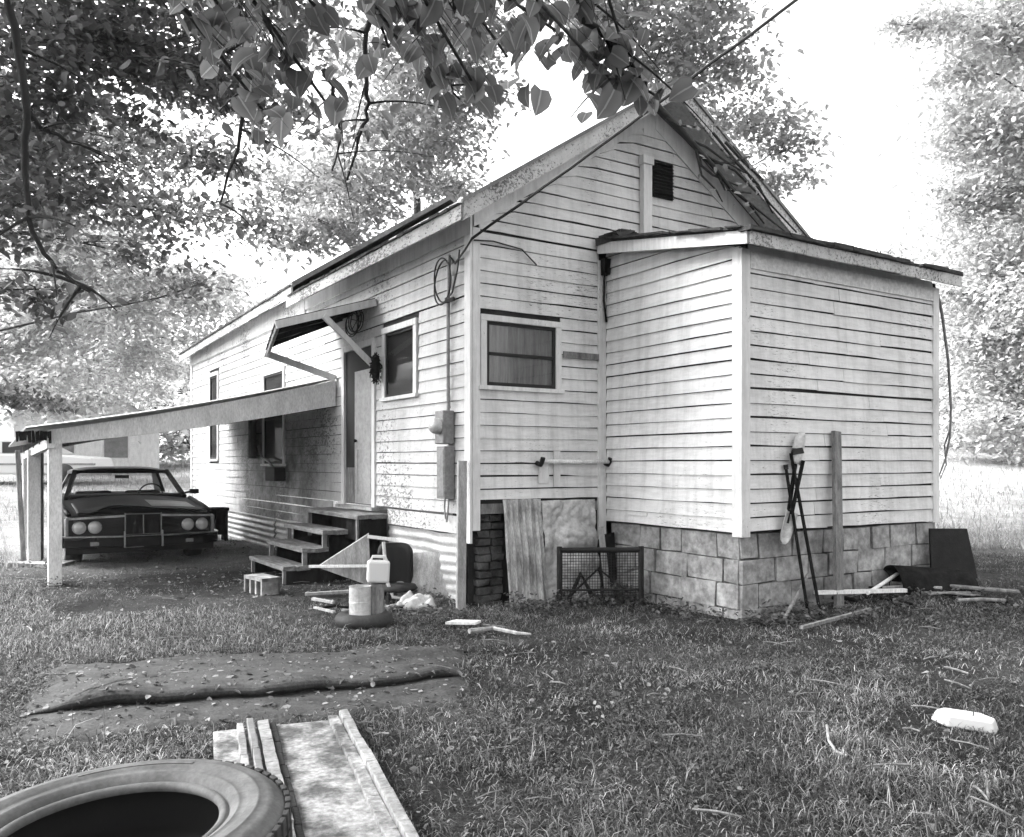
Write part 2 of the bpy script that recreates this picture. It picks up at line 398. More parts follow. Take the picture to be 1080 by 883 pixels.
for (t0, t1, zt, u0, h) in ((-.33, 4.28, 3.365, -.285, .12), (4.3, HL + .15, 3.525, -.215, .12)):
    b = MB(); n = 14
    for i in range(n):
        a = t0 + (t1 - t0) * i / n; c = t0 + (t1 - t0) * (i + 1) / n
        b.box(u0, u0 + .022, a, c - .002, zt - h + .006 * nz(a, 4) - (.13 * (a - 4.3) / 7 if t0 > 4 else 0), zt + .006 * nz(a, 4) - (.13 * (a - 4.3) / 7 if t0 > 4 else 0))
    b.build('eave_fascia', M['fascia'], roof)
b = MB()
for i in range(40): a = 4.32 + 7.0 * i / 40; dz = -.13 * i / 40; b.box(-.235, -.18, a, a + .175, 3.528 + dz, 3.540 + dz + random.uniform(.004, .02), jit=.005)
b.build('roofing_edge', M['tarpaper'], roof); b = MB()
b.build('roofing_edge', M['tarpaper'], roof); b = MB()
for i in range(26):                                   # ragged roofing edge over the eave
    a = -.3 + 4.5 * i / 26; b.box(-.305, -.24, a, a + .16, 3.368, 3.378 + random.uniform(.003, .014), jit=.006)
b.build('roofing_edge', M['tarpaper'], roof)
# gable vent and the boxed post beside it
b = MB(); b.box(2.04, 2.36, -.012, -.004, 3.92, 4.29); vent = b.build('gable_vent', M['carblack'], house)
b = MB()
for i in range(11):
    z = 3.925 + i * .033; b.prism([(2.05, -.038, z), (2.05, -.012, z + .022), (2.05, -.012, z + .028), (2.05, -.038, z + .006)], (.30, 0, 0))
b.build('louvre', M['darkwood'], vent)
b = MB(); b.box(1.905, 2.015, -.085, -.021, 3.40, 4.20); b.box(1.89, 2.03, -.098, -.021, 4.20, 4.285); b.build('vent_post', M['trim'], house, bevel=.004)
# windows -----------------------------------------------------------
def window(mp, a, b_, za, zb_, name='window', curtain=True, fr=.07, mat='trim', deep=.09, mid=True, sill=True, pane='glass'):
    f = MB(); P = lambda s0, s1, z0, z1, d0, d1: f.add([mp(s, z, d) for s in (s0, s1) for z in (z0, z1) for d in (d0, d1)], [(0, 1, 3, 2), (4, 6, 7, 5), (0, 4, 5, 1), (2, 3, 7, 6), (0, 2, 6, 4), (1, 5, 7, 3)])
    P(a, a + fr, za, zb_, .001, .036); P(b_ - fr, b_, za, zb_, .001, .036); P(a, b_, zb_, zb_ + fr * .9, .001, .040)
    w = f.build(name, M[mat], house, bevel=.003)
    if sill:
        f = MB(); P(a - .02, b_ + .02, za - .035, za, .001, .055); f.build('sill', M[mat], w)
    x0, x1, y0, y1 = a + fr, b_ - fr, za, zb_
    f = MB(); P(x0, x0 + .03, y0, y1, .002, .02); P(x1 - .03, x1, y0, y1, .002, .02); P(x0 + .03, x1 - .03, y1 - .03, y1, .002, .02); P(x0 + .03, x1 - .03, y0, y0 + .035, .002, .02)
    if mid: P(x0 + .03, x1 - .03, (y0 + y1) / 2 - .014, (y0 + y1) / 2 + .014, .004, .024)
    f.build('sash', M['carblack'], w)
    if curtain:
        f = MB(); f.grid(lambda i, j: mp(x0 + (x1 - x0) * i, y0 + .02 + (y1 - y0 - .02) * j, .0045 + .003 * math.sin(i * 37 + 2 * math.sin(i * 9))), 40, 4); f.build('curtain', M['curtain'], w, sm=True)
    else:
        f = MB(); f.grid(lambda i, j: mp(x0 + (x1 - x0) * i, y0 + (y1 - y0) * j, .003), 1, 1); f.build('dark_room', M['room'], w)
    f = MB(); f.grid(lambda i, j: mp(x0 + .03 + (x1 - x0 - .06) * i, y0 + .035 + (y1 - y0 - .065) * j, .0125), 1, 1); f.build('pane', M[pane], w)
    return w
window(m_gable, .08, .945, 1.93, 2.50, fr=.06)
window(m_left, 1.02, 1.84, 1.93, 2.60, curtain=False, mid=False)
w3 = window(m_left, 5.17, 6.23, 1.24, 2.54, curtain=False)
window(m_left, 8.95, 9.65, 1.32, 2.82, curtain=False)
# door ---------------------------------------------------------------
f = MB(); 
def PL(s0, s1, z0, z1, d0, d1): f.add([m_left(s, z, d) for s in (s0, s1) for z in (z0, z1) for d in (d0, d1)], [(0, 1, 3, 2), (4, 6, 7, 5), (0, 4, 5, 1), (2, 3, 7, 6), (0, 2, 6, 4), (1, 5, 7, 3)])
PL(2.03, 2.11, .77, 2.60, .001, .036); PL(2.92, 3.0, .77, 2.60, .001, .036); PL(2.11, 2.92, 2.53, 2.60, .001, .034)
df = f.build('door_frame', M['trim'], house, bevel=.003)
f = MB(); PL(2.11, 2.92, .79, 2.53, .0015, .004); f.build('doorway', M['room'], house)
f = MB(); PL(2.11, 2.62, .80, 2.28, .006, .020); door = f.build('door', M['door'], house)
f = MB(); PL(2.15, 2.19, .86, 1.44, .020, .026); PL(2.52, 2.56, .86, 1.44, .020, .026); PL(2.19, 2.52, .86, .90, .020, .026); PL(2.19, 2.52, 1.40, 1.44, .020, .026); f.build('door_panel', M['door'], door)
f = MB(); PL(2.64, 2.90, .80, 1.2, .006, .014); f.build('screen_panel', M['greywood'], door)
f = MB(); f.tube([m_left(2.56, 1.5, .02), m_left(2.56, 1.5, .06)], [.012, .026], 10); f.build('handle', M['iron'], door)
f = MB(); PL(1.98, 3.05, .74, .775, .001, .09); f.build('threshold', M['oldwood'], house)
# awning over the door
A0 = Vector((-.03, 2.02, 3.0)); A1 = Vector((-1.11, 2.0, 2.66)); B1 = Vector((-.83, 3.30, 2.545)); B0 = Vector((-.03, 3.32, 2.95))
b = MB(); b.prism([A0, A1, B1, B0], (0, 0, .02)); aw = b.build('awning', M['tarpaper'], house)
b = MB(); b.beam(A0 + Vector((0, -.012, -.03)), A1 + Vector((0, -.012, -.03)), .035, .075); b.build('awning_rail', M['trim'], aw)
b = MB(); b.beam(A1 + Vector((.02, 0, -.05)), B1 + Vector((.02, 0, -.05)), .03, .06); b.build('awning_rail', M['greywood'], aw)
b = MB(); b.beam(A0.lerp(A1, .55) + Vector((0, -.05, -.05)), (-.03, 2.07, 2.30), .03, .06); b.build('brace', M['trim'], aw)
b = MB(); b.beam(B1 + Vector((0, 0.03, -.03)), (-.03, 3.22, 2.26), .04, .075); b.build('brace', M['trim'], aw)
b = MB()
for k in range(3): b.beam(A0.lerp(B0, .25 * (k + 1)) + Vector((0, 0, -.025)), A1.lerp(B1, .25 * (k + 1)) + Vector((0, 0, -.025)), .035, .05)
b.build('rafter', M['darkwood'], aw)
# skirting: plank band, corrugated iron below, brick pier at the corner
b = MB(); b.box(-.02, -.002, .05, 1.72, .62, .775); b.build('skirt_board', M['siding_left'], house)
def corrugated(mp, s0, s1, z0, z1, amp=.012, pitch=.075, horiz=True, d0=.0, seed=1, warp=.01):
    b = MB()
    if horiz:
        nzv = int((z1 - z0) / pitch * 8); nu = max(2, int((s1 - s0) / .15))
        b.grid(lambda i, j: mp(s0 + (s1 - s0) * i, z0 + (z1 - z0) * j + warp * nz(i * 5, seed), d0 + .014 + amp * math.sin(2 * math.pi * (z0 + (z1 - z0) * j) / pitch) + warp * nz(i * 4, j * 3, seed)), nu, nzv)
    else:
        nu = int((s1 - s0) / pitch * 8); nzv = max(2, int((z1 - z0) / .1))
        b.grid(lambda i, j: mp(s0 + (s1 - s0) * i, z0 + (z1 - z0) * j, d0 + .014 + amp * math.sin(2 * math.pi * (s1 - s0) * i / pitch) + warp * nz(i * 4, j * 3, seed)), nu, nzv)
    return b
corrugated(m_left, .08, 1.7, -.06, .61, amp=.007, pitch=.085, warp=.016).build('skirting', M['corr'], house, sm=True)
corrugated(m_left, 2.9, 5.6, -.06, .47, pitch=.085, seed=4).build('skirting', M['corr'], house, sm=True)
corrugated(m_left, 5.65, HL, -.06, .46, pitch=.085, seed=6, d0=.012).build('skirting', M['corr'], house, sm=True)
b = MB(); z = -.05; k = 0
while z < .86:
    for i in range(2):
        o_ = (.06 if k % 2 else 0); b.box(.10 + i * .13 - o_ * .3, .10 + i * .13 + .122 - o_ * .3, .03, .2, z, z + .062, jit=.009)
    z += .071; k += 1
b.build('brick_pier', M['sootbrick'], house, bevel=.006)
b = MB(); b.box(.02, 1.5, .10, .14, -.05, .86); b.box(-.0, HW, .30, .34, -.1, .81); b.build('crawlspace_wall', M['backing'], house)
b = MB(); b.box(.02, 1.40, -.012, .05, .80, .89, jit=.004); b.build('sill_beam', M['greywood'], house)
# meter boxes on the left wall
b = MB(); b.box(-.14, -.022, .26, .42, 1.42, 1.72); mbx = b.build('meter_box', M['greymetal'], house, bevel=.01)
b = MB(); Mx = Matrix.Translation((-.14, .34, 1.58)) @ Matrix.Rotation(-math.pi / 2, 4, 'Y'); b.lathe([(0.001, .085), (.05, .08), (.068, .055), (.07, .0)], 20, Mx); b.build('meter_dial', M['palemetal'], mbx, sm=True)
b = MB(); b.box(-.125, -.022, .26, .41, .93, 1.40); b.box(-.131, -.125, .27, .40, .95, 1.38); b.build('fuse_box', M['greymetal'], house, bevel=.008)
b = MB(); b.tube([(-.05, .33, 1.72), (-.05, .33, 2.6), (-.05, .31, 3.12)], .016, 8); b.build('conduit', M['greymetal'], house)
b = MB(); b.tube([(-.06, .28, 1.74), (-.10, .22, 2.0), (-.13, .18, 2.2)], .008, 6); b.build('cable_end', M['greymetal'], house)
b = MB(); b.tube([(-.06, .3, .93), (-.06, .32, .8), (-.05, .36, .72)], .008, 6); b.build('cable_end', M['greymetal'], house)
b = MB(); b.tube([(-.06, .37, .93), (-.05, .40, .85), (-.05, .38, .74)], .008, 6); b.build('cable_end', M['greymetal'], house)
# odd patches nailed to the gable
b = MB(); b.box(.635, .745, -.036, -.022, 1.10, 1.32, Matrix.Rotation(.05, 4, 'Y')); b.build('patch', M['trim'], house)
b = MB(); b.box(.86, .93, -.036, -.022, 1.03, 1.36); b.build('patch', M['trim'], house)
b = MB(); b.box(.97, 1.385, -.036, -.022, 2.23, 2.29); b.build('patch', M['greywood'], house)
# ------------------------------------------------------------------ front addition (part of the house)
b = MB(); e = .01
b.box(LU, LU + LW, LT, -.03, .70, 2.98); lean = b.build('addition', M['backing'], house)
b = MB()
SR = (3.30 - 2.98) / 1.72
siding(b, m_shl, LT + .07, -.04, .688, 3.3, .115, top=lambda s: 2.97 + (s - LT) * SR, seed=12, gap=(.005, .013), wob=.009)
siding(b, m_shf, LU + .07, LU + LW - .07, .69, 2.93, .115, seed=13, gap=(.007, .016), wob=.010)
b.box(LU - .021, LU - .0015, -.62, -.36, .77, .80); b.build('siding', M['siding_shed'], lean)
b = MB(); b.prism([(LU - .0005, LT, 2.9), (LU - .0005, -.03, 2.9), (LU - .0005, -.03, 3.28), (LU - .0005, LT, 2.97)], (.03, 0, 0)); b.build('gusset', M['backing'], lean)
b = MB(); b.box(LU - .026, LU - .002, LT, LT + .075, .66, 2.97); b.box(LU - .026, LU + .075, LT - .026, LT - .002, .66, 2.95); b.build('corner_board', M['trim'], lean, bevel=.003)
b = MB(); b.box(LU + LW - .075, LU + LW + .02, LT - .026, LT - .002, .68, 2.93); b.build('corner_board', M['trim'], lean, bevel=.003)
b = MB(); b.box(LU + .075, LU + LW - .075, LT - .03, LT - .002, 2.80, 2.93); b.build('frieze_board', M['soffit'], lean)
# roof slab, fascias, ragged tar paper
zf, zr = 3.055, 3.36
b = MB(); b.grid(lambda i, j: (LU - .12 + (LW + .30) * i, LT - .17 + 1.87 * j, zf + (zr - zf) * j + .012 * nz(i * 6, j * 3)), 16, 6); r2 = b.build('addition_roof', M['tarpaper'], lean, solid=.03)
b = MB(); b.prism([(LU - .125, LT - .165, zf - .115), (LU - .125, -.04, zr - .115), (LU - .125, -.04, zr - .01), (LU - .125, LT - .165, zf - .015)], (.024, 0, 0)); b.build('fascia', M['trim'], lean)
b = MB(); n = 9
for i in range(n):
    a = LU - .10 + (LW + .22) * i / n; c = LU - .10 + (LW + .22) * (i + 1) / n
    q = .01 * nz(i * .9, 3); b.box(a, c - .002, LT - .19, LT - .168, zf - .12 + q, zf - .022 + q, jit=.002)
b.build('fascia', M['fascia'], lean)
b = MB()
for i in range(46):
    L_ = random.uniform(.08, .5); a = LU - .15 + (LW + .27 - L_) * random.random(); b.box(a, a + L_, LT - .205 - random.uniform(0, .02), LT - .1, zf - .016, zf + random.uniform(.002, .02), jit=.007)
for i in range(30):
    L_ = random.uniform(.1, .4); f = random.random() * .85; y = LT - .15 + 1.6 * f; z = zf + (zr - zf) * f * .93; b.beam((LU - .12, y, z + random.uniform(.0, .02)), (LU - .12 + random.uniform(-.02, .02), y + L_, z + (zr - zf) / 1.87 * L_ + random.uniform(0, .02)), random.uniform(.03, .09), random.uniform(.008, .02))
for i in range(16): b.box(LU - .14 + random.uniform(0, .3), LU + .05 + random.uniform(0, .4), -.3, -.04, zr - .02, zr + .02 + random.uniform(0, .05), jit=.03)
b.build('tar_paper', M['tarpaper'], lean)
b = MB(); b.box(LU - .09, LU + .02, -.10, -.045, 3.05, 3.2, jit=.01); b.tube([(LU - .05, -.06, 3.06), (LU - .06, -.06, 2.8), (LU - .03, -.06, 2.6)], .012, 6); b.build('gutter_stub', M['darkwood'], lean)
# block foundation with mortar behind
b = MB(); b.box(LU + .035, LU + LW - .03, LT + .035, -.05, -.15, .68); b.build('mortar_core', M['mortar'], lean)
b = MB(); rr = random.Random(5)
for c in range(4):
    z0 = -.125 + c * .203
    for side in (0, 1):
        L_ = 1.64 if side == 0 else LW; s = -.2 * (c % 2) - (.0 if side else .2)
        while s < L_ - .02:
            a = max(s, 0.0 if side else .03); q = min(s + .397, L_)
            if rr.random() < .2: q = min(q, s + .26); nxt = q + .01
            else: nxt = s + .407
            if q - a > .04:
                d = rr.uniform(-.006, .006); hh = .194
                if side == 0: b.box(LU + .008 + d, LU + .1, LT + a + .008, LT + q, z0, z0 + hh, jit=.009)
                else: b.box(LU + a + .012, LU + q, LT + .008 + d, LT + .1, z0, z0 + hh, jit=.009)
            s = nxt
b.build('block_foundation', M['block'], lean, bevel=.004)
RZ = ANG
def lw(u, t, dz=0.0):                                 # house-local spot on the ground
    p = loc2w(u, t); return Vector((p.x, p.y, gz(p.x, p.y) + dz))
# ------------------------------------------------------------------ carport (local frame of the house)
cp = thing('carport', 'low lean-to carport with a long white sloping beam, thin tin roof and white posts', 'carport', loc2w(-1.5, 5.0), ANG)
o0 = Vector((-1.5, 5.0, 0))
def C(u, t, z): return Vector((u, t, z)) - o0
b = MB(); V0 = [(-3.02, 3.40, 1.435), (-.03, 3.19, 1.93), (-.03, 3.19, 2.235), (-3.02, 3.40, 1.585)]
n = 10; pts_lo = []; pts_hi = []
for i in range(n + 1):
    f = i / n; lo = Vector(V0[0]).lerp(Vector(V0[1]), f); hi = Vector(V0[3]).lerp(Vector(V0[2]), f); sag = -.035 * math.sin(math.pi * f) 
    pts_lo.append(lo - o0 + Vector((0, 0, sag))); pts_hi.append(hi - o0 + Vector((0, 0, sag)))
b.add(pts_lo + pts_hi + [p + Vector((0, .045, 0)) for p in pts_lo + pts_hi],
      [(i, i + 1, n + 2 + i, n + 1 + i) for i in range(n)] + [(2 * n + 3 + i, 2 * n + 2 + i, 3 * n + 3 + i, 3 * n + 4 + i) for i in range(n)] +
      [(i + 1, i, 2 * n + 2 + i, 2 * n + 3 + i) for i in range(n)] + [(n + 1 + i, n + 2 + i, 3 * n + 4 + i, 3 * n + 3 + i) for i in range(n)] + [(0, n + 1, 3 * n + 3, 2 * n + 2), (n, 3 * n + 2, 4 * n + 3, 2 * n + 1)])
b.build('beam', M['whitewood'], cp, bevel=.003)
b = MB(); b.grid(lambda i, j: C(-3.22 + 3.18 * i, 3.25 + 5.2 * j, 1.60 + .66 * i - .04 * math.sin(math.pi * i) * (1 - j) - .10 * j + .012 * math.sin(j * 5.2 / .08 * 6.283)), 14, 520)
b.build('roof', M['palemetal'], cp, sm=True)
b = MB()
for t in (4.4, 5.6, 6.8, 8.0): b.beam(C(-3.05, t, 1.53 - .02 * (t - 3.3)), C(-.03, t, 2.16 - .02 * (t - 3.3)), .045, .10)
b.build('rafter', M['greywood'], cp)
b = MB()
for k in range(9): x = -3.30 + k * .035; b.box(x, x + .025, 3.28, 3.42, 1.44 + random.uniform(0, .05), 1.57, C(0, 0, 0) and Matrix.Translation(-o0), jit=.008)
b.build('rotten_edge', M['darkwood'], cp)
def post(u, t, z1, w, lean_=(0, 0), mat='whitewood'):
    g = lw(u, t).z - .05; b = MB(); b.beam(C(u, t, g), C(u + lean_[0], t + lean_[1], z1), w, w * .92, up=(0, 1, 0)); return b.build('post', M[mat], cp, bevel=.006)
post(-2.95, 3.46, 1.46, .125)
post(-2.99, 6.35, 1.42, .15); post(-3.10, 6.55, 1.42, .06, (-.07, 0), 'greywood'); post(-2.9, 6.42, 1.42, .05, (0, 0), 'greywood')
post(-2.98, 8.3, 1.40, .12)
b = MB(); b.beam(C(-3.0, 3.3, 1.45), C(-3.0, 8.5, 1.36), .06, .10); b.build('purlin', M['whitewood'], cp)
# stones and a slab round the rear post
g = lw(-3.0, 6.1)
b = MB(); b.box(-.45, .35, -.18, .18, -.02, .05, jit=.02); tag(b.build('paving_slab', M['block'], None, bevel=.01, loc=lw(-2.95, 6.0)), 'flat broken slab lying at the foot of the rear carport posts', 'slab')['group'] = 'rubble'
# ------------------------------------------------------------------ wooden steps
sp0 = loc2w(-.45, 2.7); stp = thing('wooden_steps', 'weathered open wooden steps climbing to the side door', 'steps', sp0, ANG)
so = Vector((-.45, 2.7, 0))
TR_TH = .045
TR = [(.72, -.36, 1.72, 3.32), (.545, -.60, 2.06, 3.34), (.365, -.80, 2.10, 3.36), (.185, -1.0, 2.12, 3.38)]
for k, (z, u0, t0, t1) in enumerate(TR):
    b = MB(); u1 = u0 + (.34 if k == 0 else .29); mid = (u0 + u1) / 2
    for (a, c) in ((u0, mid - .004), (mid + .004, u1)): b.box(a - so.x, c - so.x, t0 - so.y, t1 - so.y, z - TR_TH, z, jit=.007)
    tr = b.build('tread', M['treadwood'], stp, bevel=.004)
    for t in (t0 + .04, t1 - .06): b = MB(); b.box(u0 + .02 - so.x, u0 + .065 - so.x, t - so.y, t + .04 - so.y, (z - .18 if k else .40), z - .046); b.build('riser_post', M['greywood'], tr)
for t in (2.14, 3.28):
    b = MB(); pr = [(-.95, -.05), (-.95, .15), (-.70, .15), (-.70, .33), (-.5, .33), (-.5, .51), (-.3, .51), (-.3, .685), (-.02, .685), (-.02, -.05)]
    b.prism([(u - so.x, t - so.y, z) for u, z in pr], (0, .04, 0)); b.build('stringer', M['darkwood'], stp)
b = MB(); b.box(-.32 - so.x, -.02 - so.x, 1.74 - so.y, 2.13 - so.y, .45, .685); b.build('side_board', M['darkwood'], stp)
b = MB(); b.box(-.08 - so.x, -.03 - so.x, 1.9 - so.y, 3.2 - so.y, -.05, .68); b.build('back_shade_board', M['darkwood'], stp)  # near-black board standing for the shade behind the open steps
# concrete block with open cells, at the foot of the steps
def cblock(u, t, yaw, label, z=0.0):
    p = lw(u, t); b = MB(); L_, w, h = .39, .19, .19
    for x0, x1 in ((0, .03), (.12, .15), (.24, .27), (.36, .39)): b.box(x0 - .195, x1 - .195, -.095, .095, 0, h)
    b.box(-.195, .195, -.095, -.065, 0, h) if False else None
    b.box(-.195, .195, .064, .094, .001, h - .001); b.box(-.195, .195, -.094, .094, h - .032, h + .0005)
    o = b.build('concrete_block', M['block'], None, loc=(p.x, p.y, p.z - .03 + z)); o.rotation_euler = (0, 0, ANG + yaw); o['group'] = 'loose concrete blocks'
    return tag(o, label, 'concrete block')
cblock(-1.30, 1.80, -1.40, 'hollow grey concrete block on the ground at the foot of the wooden steps')
# ------------------------------------------------------------------ the dark car under the carport; built nose at y=0, tail at +y
car = thing('sedan_car', 'dark old two-door car with four round headlights and a buckled hood under the carport', 'car')
cy = math.radians(31); fl = Vector((-5.64, 10.54, 0)); ctr = fl + Vector((math.cos(cy), math.sin(cy), 0)) * .925
car.location = (ctr.x, ctr.y, -.085); car.rotation_euler = (0, 0, cy)
ST = [  # y, half width, sill z, belt z, top z at edge, top z at centre
    (0.00, .865, .33, .50, .665, .675), (.06, .905, .25, .50, .685, .70), (.5, .925, .22, .52, .715, .745), (1.05, .925, .21, .54, .75, .79), (1.5, .925, .21, .55, .79, .845),
    (1.75, .925, .21, .56, .81, .86), (3.4, .925, .21, .57, .83, .86), (3.9, .925, .22, .57, .82, .85), (4.6, .90, .25, .56, .79, .80), (5.0, .86, .33, .53, .74, .75)]
b = MB(); sec = []
for (y, w, zs, zm, ze, zc) in ST:
    half = [(w * .88, zs), (w * .985, zs + .08), (w, zm), (w * .985, ze - .06), (w * .93, ze), (w * .62, (ze + zc) / 2 + .005), (w * .3, zc)]
    sec.append([(-x, y, z) for x, z in half] + [(0, y, zc + .004)] + [(x, y, z) for x, z in half[::-1]])
m = len(sec[0]); b.v = [p for s_ in sec for p in s_]
for i in range(len(sec) - 1):
    for k in range(m - 1): b.f.append((i * m + k, i * m + k + 1, (i + 1) * m + k + 1, (i + 1) * m + k))
    b.f.append((i * m + m - 1, i * m, (i + 1) * m, (i + 1) * m + m - 1))
b.f.append(tuple(range(m))[::-1]); b.f.append(tuple((len(sec) - 1) * m + k for k in range(m)))
body = b.build('body', M['carpaint'], car, sm=True)
body.modifiers.new('e', 'EDGE_SPLIT').split_angle = .7
# dark mouth behind the grille and lamps
b = MB(); b.box(-.80, .80, -.012, .05, .405, .62); b.build('grille_recess', M['carblack'], car)
b = MB()                                               # brow over the grille + peaked centre
b.prism([(-.89, -.03, .615), (-.14, -.045, .64), (-.14, -.045, .665), (-.89, -.03, .64)], (0, .10, 0)); b.prism([(.14, -.045, .64), (.89, -.03, .615), (.89, -.03, .64), (.14, -.045, .665)], (0, .10, 0))
b.build('brow_trim', M['chrome'], car)
b = MB(); b.box(-.21, .21, -.10, .02, .40, .68); b.build('nose', M['carpaint'], car, bevel=.01)
b = MB()
for (x0, x1, z0, z1) in ((-.22, .22, .672, .682), (-.22, .22, .412, .42), (-.222, -.210, .40, .69), (.210, .222, .40, .69), (-.006, .006, .42, .665)): b.box(x0, x1, -.125, -.098, z0, z1)
b.build('grille_frame', M['greymetal'], car, bevel=.004)
b = MB()
for k in range(28):
    x = -.198 + k * .0142; b.box(x, x + .006, -.116, -.1, .42, .665)
b.build('grille_bars', M['iron'], car)
for s_ in (-1, 1):
    b = MB()
    for k in range(5): z = .425 + k * .037; b.box(min(s_ * .23, s_ * .46), max(s_ * .23, s_ * .46), -.03, -.013, z, z + .007)
    b.build('side_grille', M['iron'], car)
for x in (-.74, -.56, .56, .74):
    T = Matrix.Translation((x, -.03, .515)) @ Matrix.Rotation(math.pi / 2, 4, 'X')
    b = MB(); b.lathe([(.074, -.03), (.082, .0), (.078, .018), (.068, .014)], 28, T); hl = b.build('headlight', M['chrome'], car, sm=True)
    b = MB(); b.lathe([(.068, .012), (.055, .024), (.03, .032), (.001, .035)], 28, T); b.build('lens', M['lens'], hl, sm=True)
for s_ in (-1, 1):
    b = MB(); b.box(min(s_ * .86, s_ * .90), max(s_ * .86, s_ * .90), -.045, .03, .40, .63); b.build('side_lamp', M['greymetal'], car, bevel=.01)
# bumper: dark full width bar with a bright upper lip and a loop round the nose
bp = MB(); lip = MB()
for s_ in (-1, 1):
    P = [(s_ * .96, .38, .33), (s_ * .955, .1, .33), (s_ * .91, -.04, .33), (s_ * .55, -.085, .325), (s_ * .23, -.13, .32)]
    for i in range(4):
        a = Vector(P[i]); c = Vector(P[i + 1]); bp.beam(a, c, .045, .13); up_ = Vector((0, -.004, .073)); lip.beam(a + up_, c + up_, .05, .018)
    lip.box(min(s_ * .215, s_ * .235), max(s_ * .215, s_ * .235), -.18, -.12, .25, .46)
bp.box(-.215, .215, -.15, -.11, .25, .39); lip.box(-.21, .21, -.165, -.135, .392, .402); lip.box(-.21, .0, -.165, -.135, .25, .258)
bm_ = bp.build('bumper', M['carpaint'], car, bevel=.015); lip.build('chrome_lip', M['chrome'], bm_, bevel=.004)
b = MB(); b.prism([(-.89, -.03, .18), (.89, -.03, .18), (.89, -.05, .31), (-.89, -.05, .31)], (0, .06, 0)); b.build('valance', M['carpaint'], car)
for s_ in (-1, 1):
    b = MB(); b.box(min(s_ * .48, s_ * .62), max(s_ * .48, s_ * .62), -.112, -.09, .285, .335); b.build('fog_lamp', M['greymetal'], car, bevel=.006)
# hood: buckled at its left front edge
def hood(i, j):
    x = -.76 + 1.52 * i; y = .02 + 1.45 * j
    z = .694 + .055 * j * 1.55 + .055 * (1 - (2 * i - 1) ** 2) * (.6 + .4 * j) + .022 * math.exp(-((x) / .12) ** 2)
    k = math.exp(-((x + .30) / .22) ** 2 - ((y - .10) / .22) ** 2); z += .055 * k - .03 * math.exp(-((x + .62) / .1) ** 2 - ((y - .05) / .2) ** 2)
    z += .006 * nz(x * 4, y * 3, 2); return (x, y, z + .005)
b = MB(); b.grid(hood, 40, 30); b.build('hood', M['carpaint'], car, sm=True, solid=.012)
b = MB()
def patchf(i, j): p = hood(.60 + .37 * i, .18 + .50 * j); return (p[0], p[1], p[2] + .009)
b.grid(patchf, 14, 12); b.build('hood_highlight', M['highlight_grey'], car, sm=True)  # pale patch on the hood, a painted highlight of the sky
b = MB()                                               # front fender peaks
for s_ in (-1, 1): b.tube([(s_ * .86, .0, .68), (s_ * .875, .5, .722), (s_ * .875, 1.1, .765), (s_ * .87, 1.6, .81)], [.03, .034, .034, .03], 8)
b.build('fender_crest', M['carpaint'], car, sm=True)
# cabin
b = MB()
def roofp(i, j):
    w = .66 - .05 * j * 0; x = (2 * i - 1) * (.64 + .03 * math.sin(math.pi * j)); y = 2.28 + 1.35 * j
    return (x, y, 1.215 + .05 * (1 - (2 * i - 1) ** 4) - .035 * (2 * j - 1) ** 2)
b.grid(roofp, 16, 10); b.build('roof', M['carpaint'], car, sm=True, solid=.035)
b = MB()
for s_ in (-1, 1):
    b.beam((s_ * .80, 1.62, .82), (s_ * .645, 2.30, 1.21), .05, .06); b.beam((s_ * .65, 2.26, 1.20), (s_ * .65, 3.66, 1.19), .04, .05)
    b.prism([(s_ * .655, 3.25, 1.21), (s_ * .65, 3.66, 1.19), (s_ * .80, 4.35, .84), (s_ * .82, 3.55, .84)], (-s_ * .045, 0, 0))
b.beam((-.66, 2.29, 1.205), (.66, 2.29, 1.205), .06, .045); b.beam((-.66, 3.66, 1.19), (.66, 3.66, 1.19), .06, .05)
b.build('pillar', M['carpaint'], car)
b = MB(); b.grid(lambda i, j: ((2 * i - 1) * (.79 + (.64 - .79) * j), 1.60 + .68 * j - .08 * (1 - (2 * i - 1) ** 2) * (1 - j), .83 + .375 * j), 12, 4); b.build('windshield', M['carglass'], car, sm=True)
b = MB(); b.grid(lambda i, j: ((2 * i - 1) * (.74 + (.62 - .74) * j), 4.30 - .64 * j, .86 + .32 * j), 8, 4); b.build('rear_window', M['carglass'], car, sm=True)
for s_ in (-1, 1):
    b = MB(); b.add([(s_ * .83, 1.75, .85), (s_ * .83, 3.5, .85), (s_ * .66, 3.3, 1.19), (s_ * .66, 2.36, 1.19)], [(0, 1, 2, 3)]); b.build('side_window', M['carglass'], car)
b = MB(); b.box(-.78, .78, 1.66, 1.95, .80, .875); b.build('dashboard', M['carblack'], car, bevel=.02)
for s_ in (-1, 1):
    b = MB(); b.box(s_ * .36 - .27, s_ * .36 + .27, 2.75, 2.9, .5, .90); b.build('seat', M['carblack'], car, bevel=.05)
b = MB(); b.lathe([(.17 + .012 * math.cos(a), .012 * math.sin(a)) for a in [k * math.pi / 4 for k in range(8)]], 28, Matrix.Translation((.38, 2.05, .86)) @ Matrix.Rotation(-1.2, 4, 'X'), closed=True); b.build('steering_wheel', M['carblack'], car, sm=True)
b = MB(); b.beam((.80, 1.78, .87), (.93, 1.76, .90), .03, .03); b.box(.90, 1.03, 1.72, 1.80, .865, .935); b.build('side_mirror', M['carpaint'], car, bevel=.01)
b = MB(); b.box(-.10, .10, 2.26, 2.29, 1.10, 1.15); b.build('rear_mirror', M['carblack'], car, bevel=.01)
b = MB()
for s_ in (-1, 1):
    a, c = sorted((s_ * .9275, s_ * .935)); b.box(a, c, 1.9, 1.91, .25, .8); b.box(a, c, 3.2, 3.21, .25, .8); b.box(a, c, .5, 4.6, .60, .615)
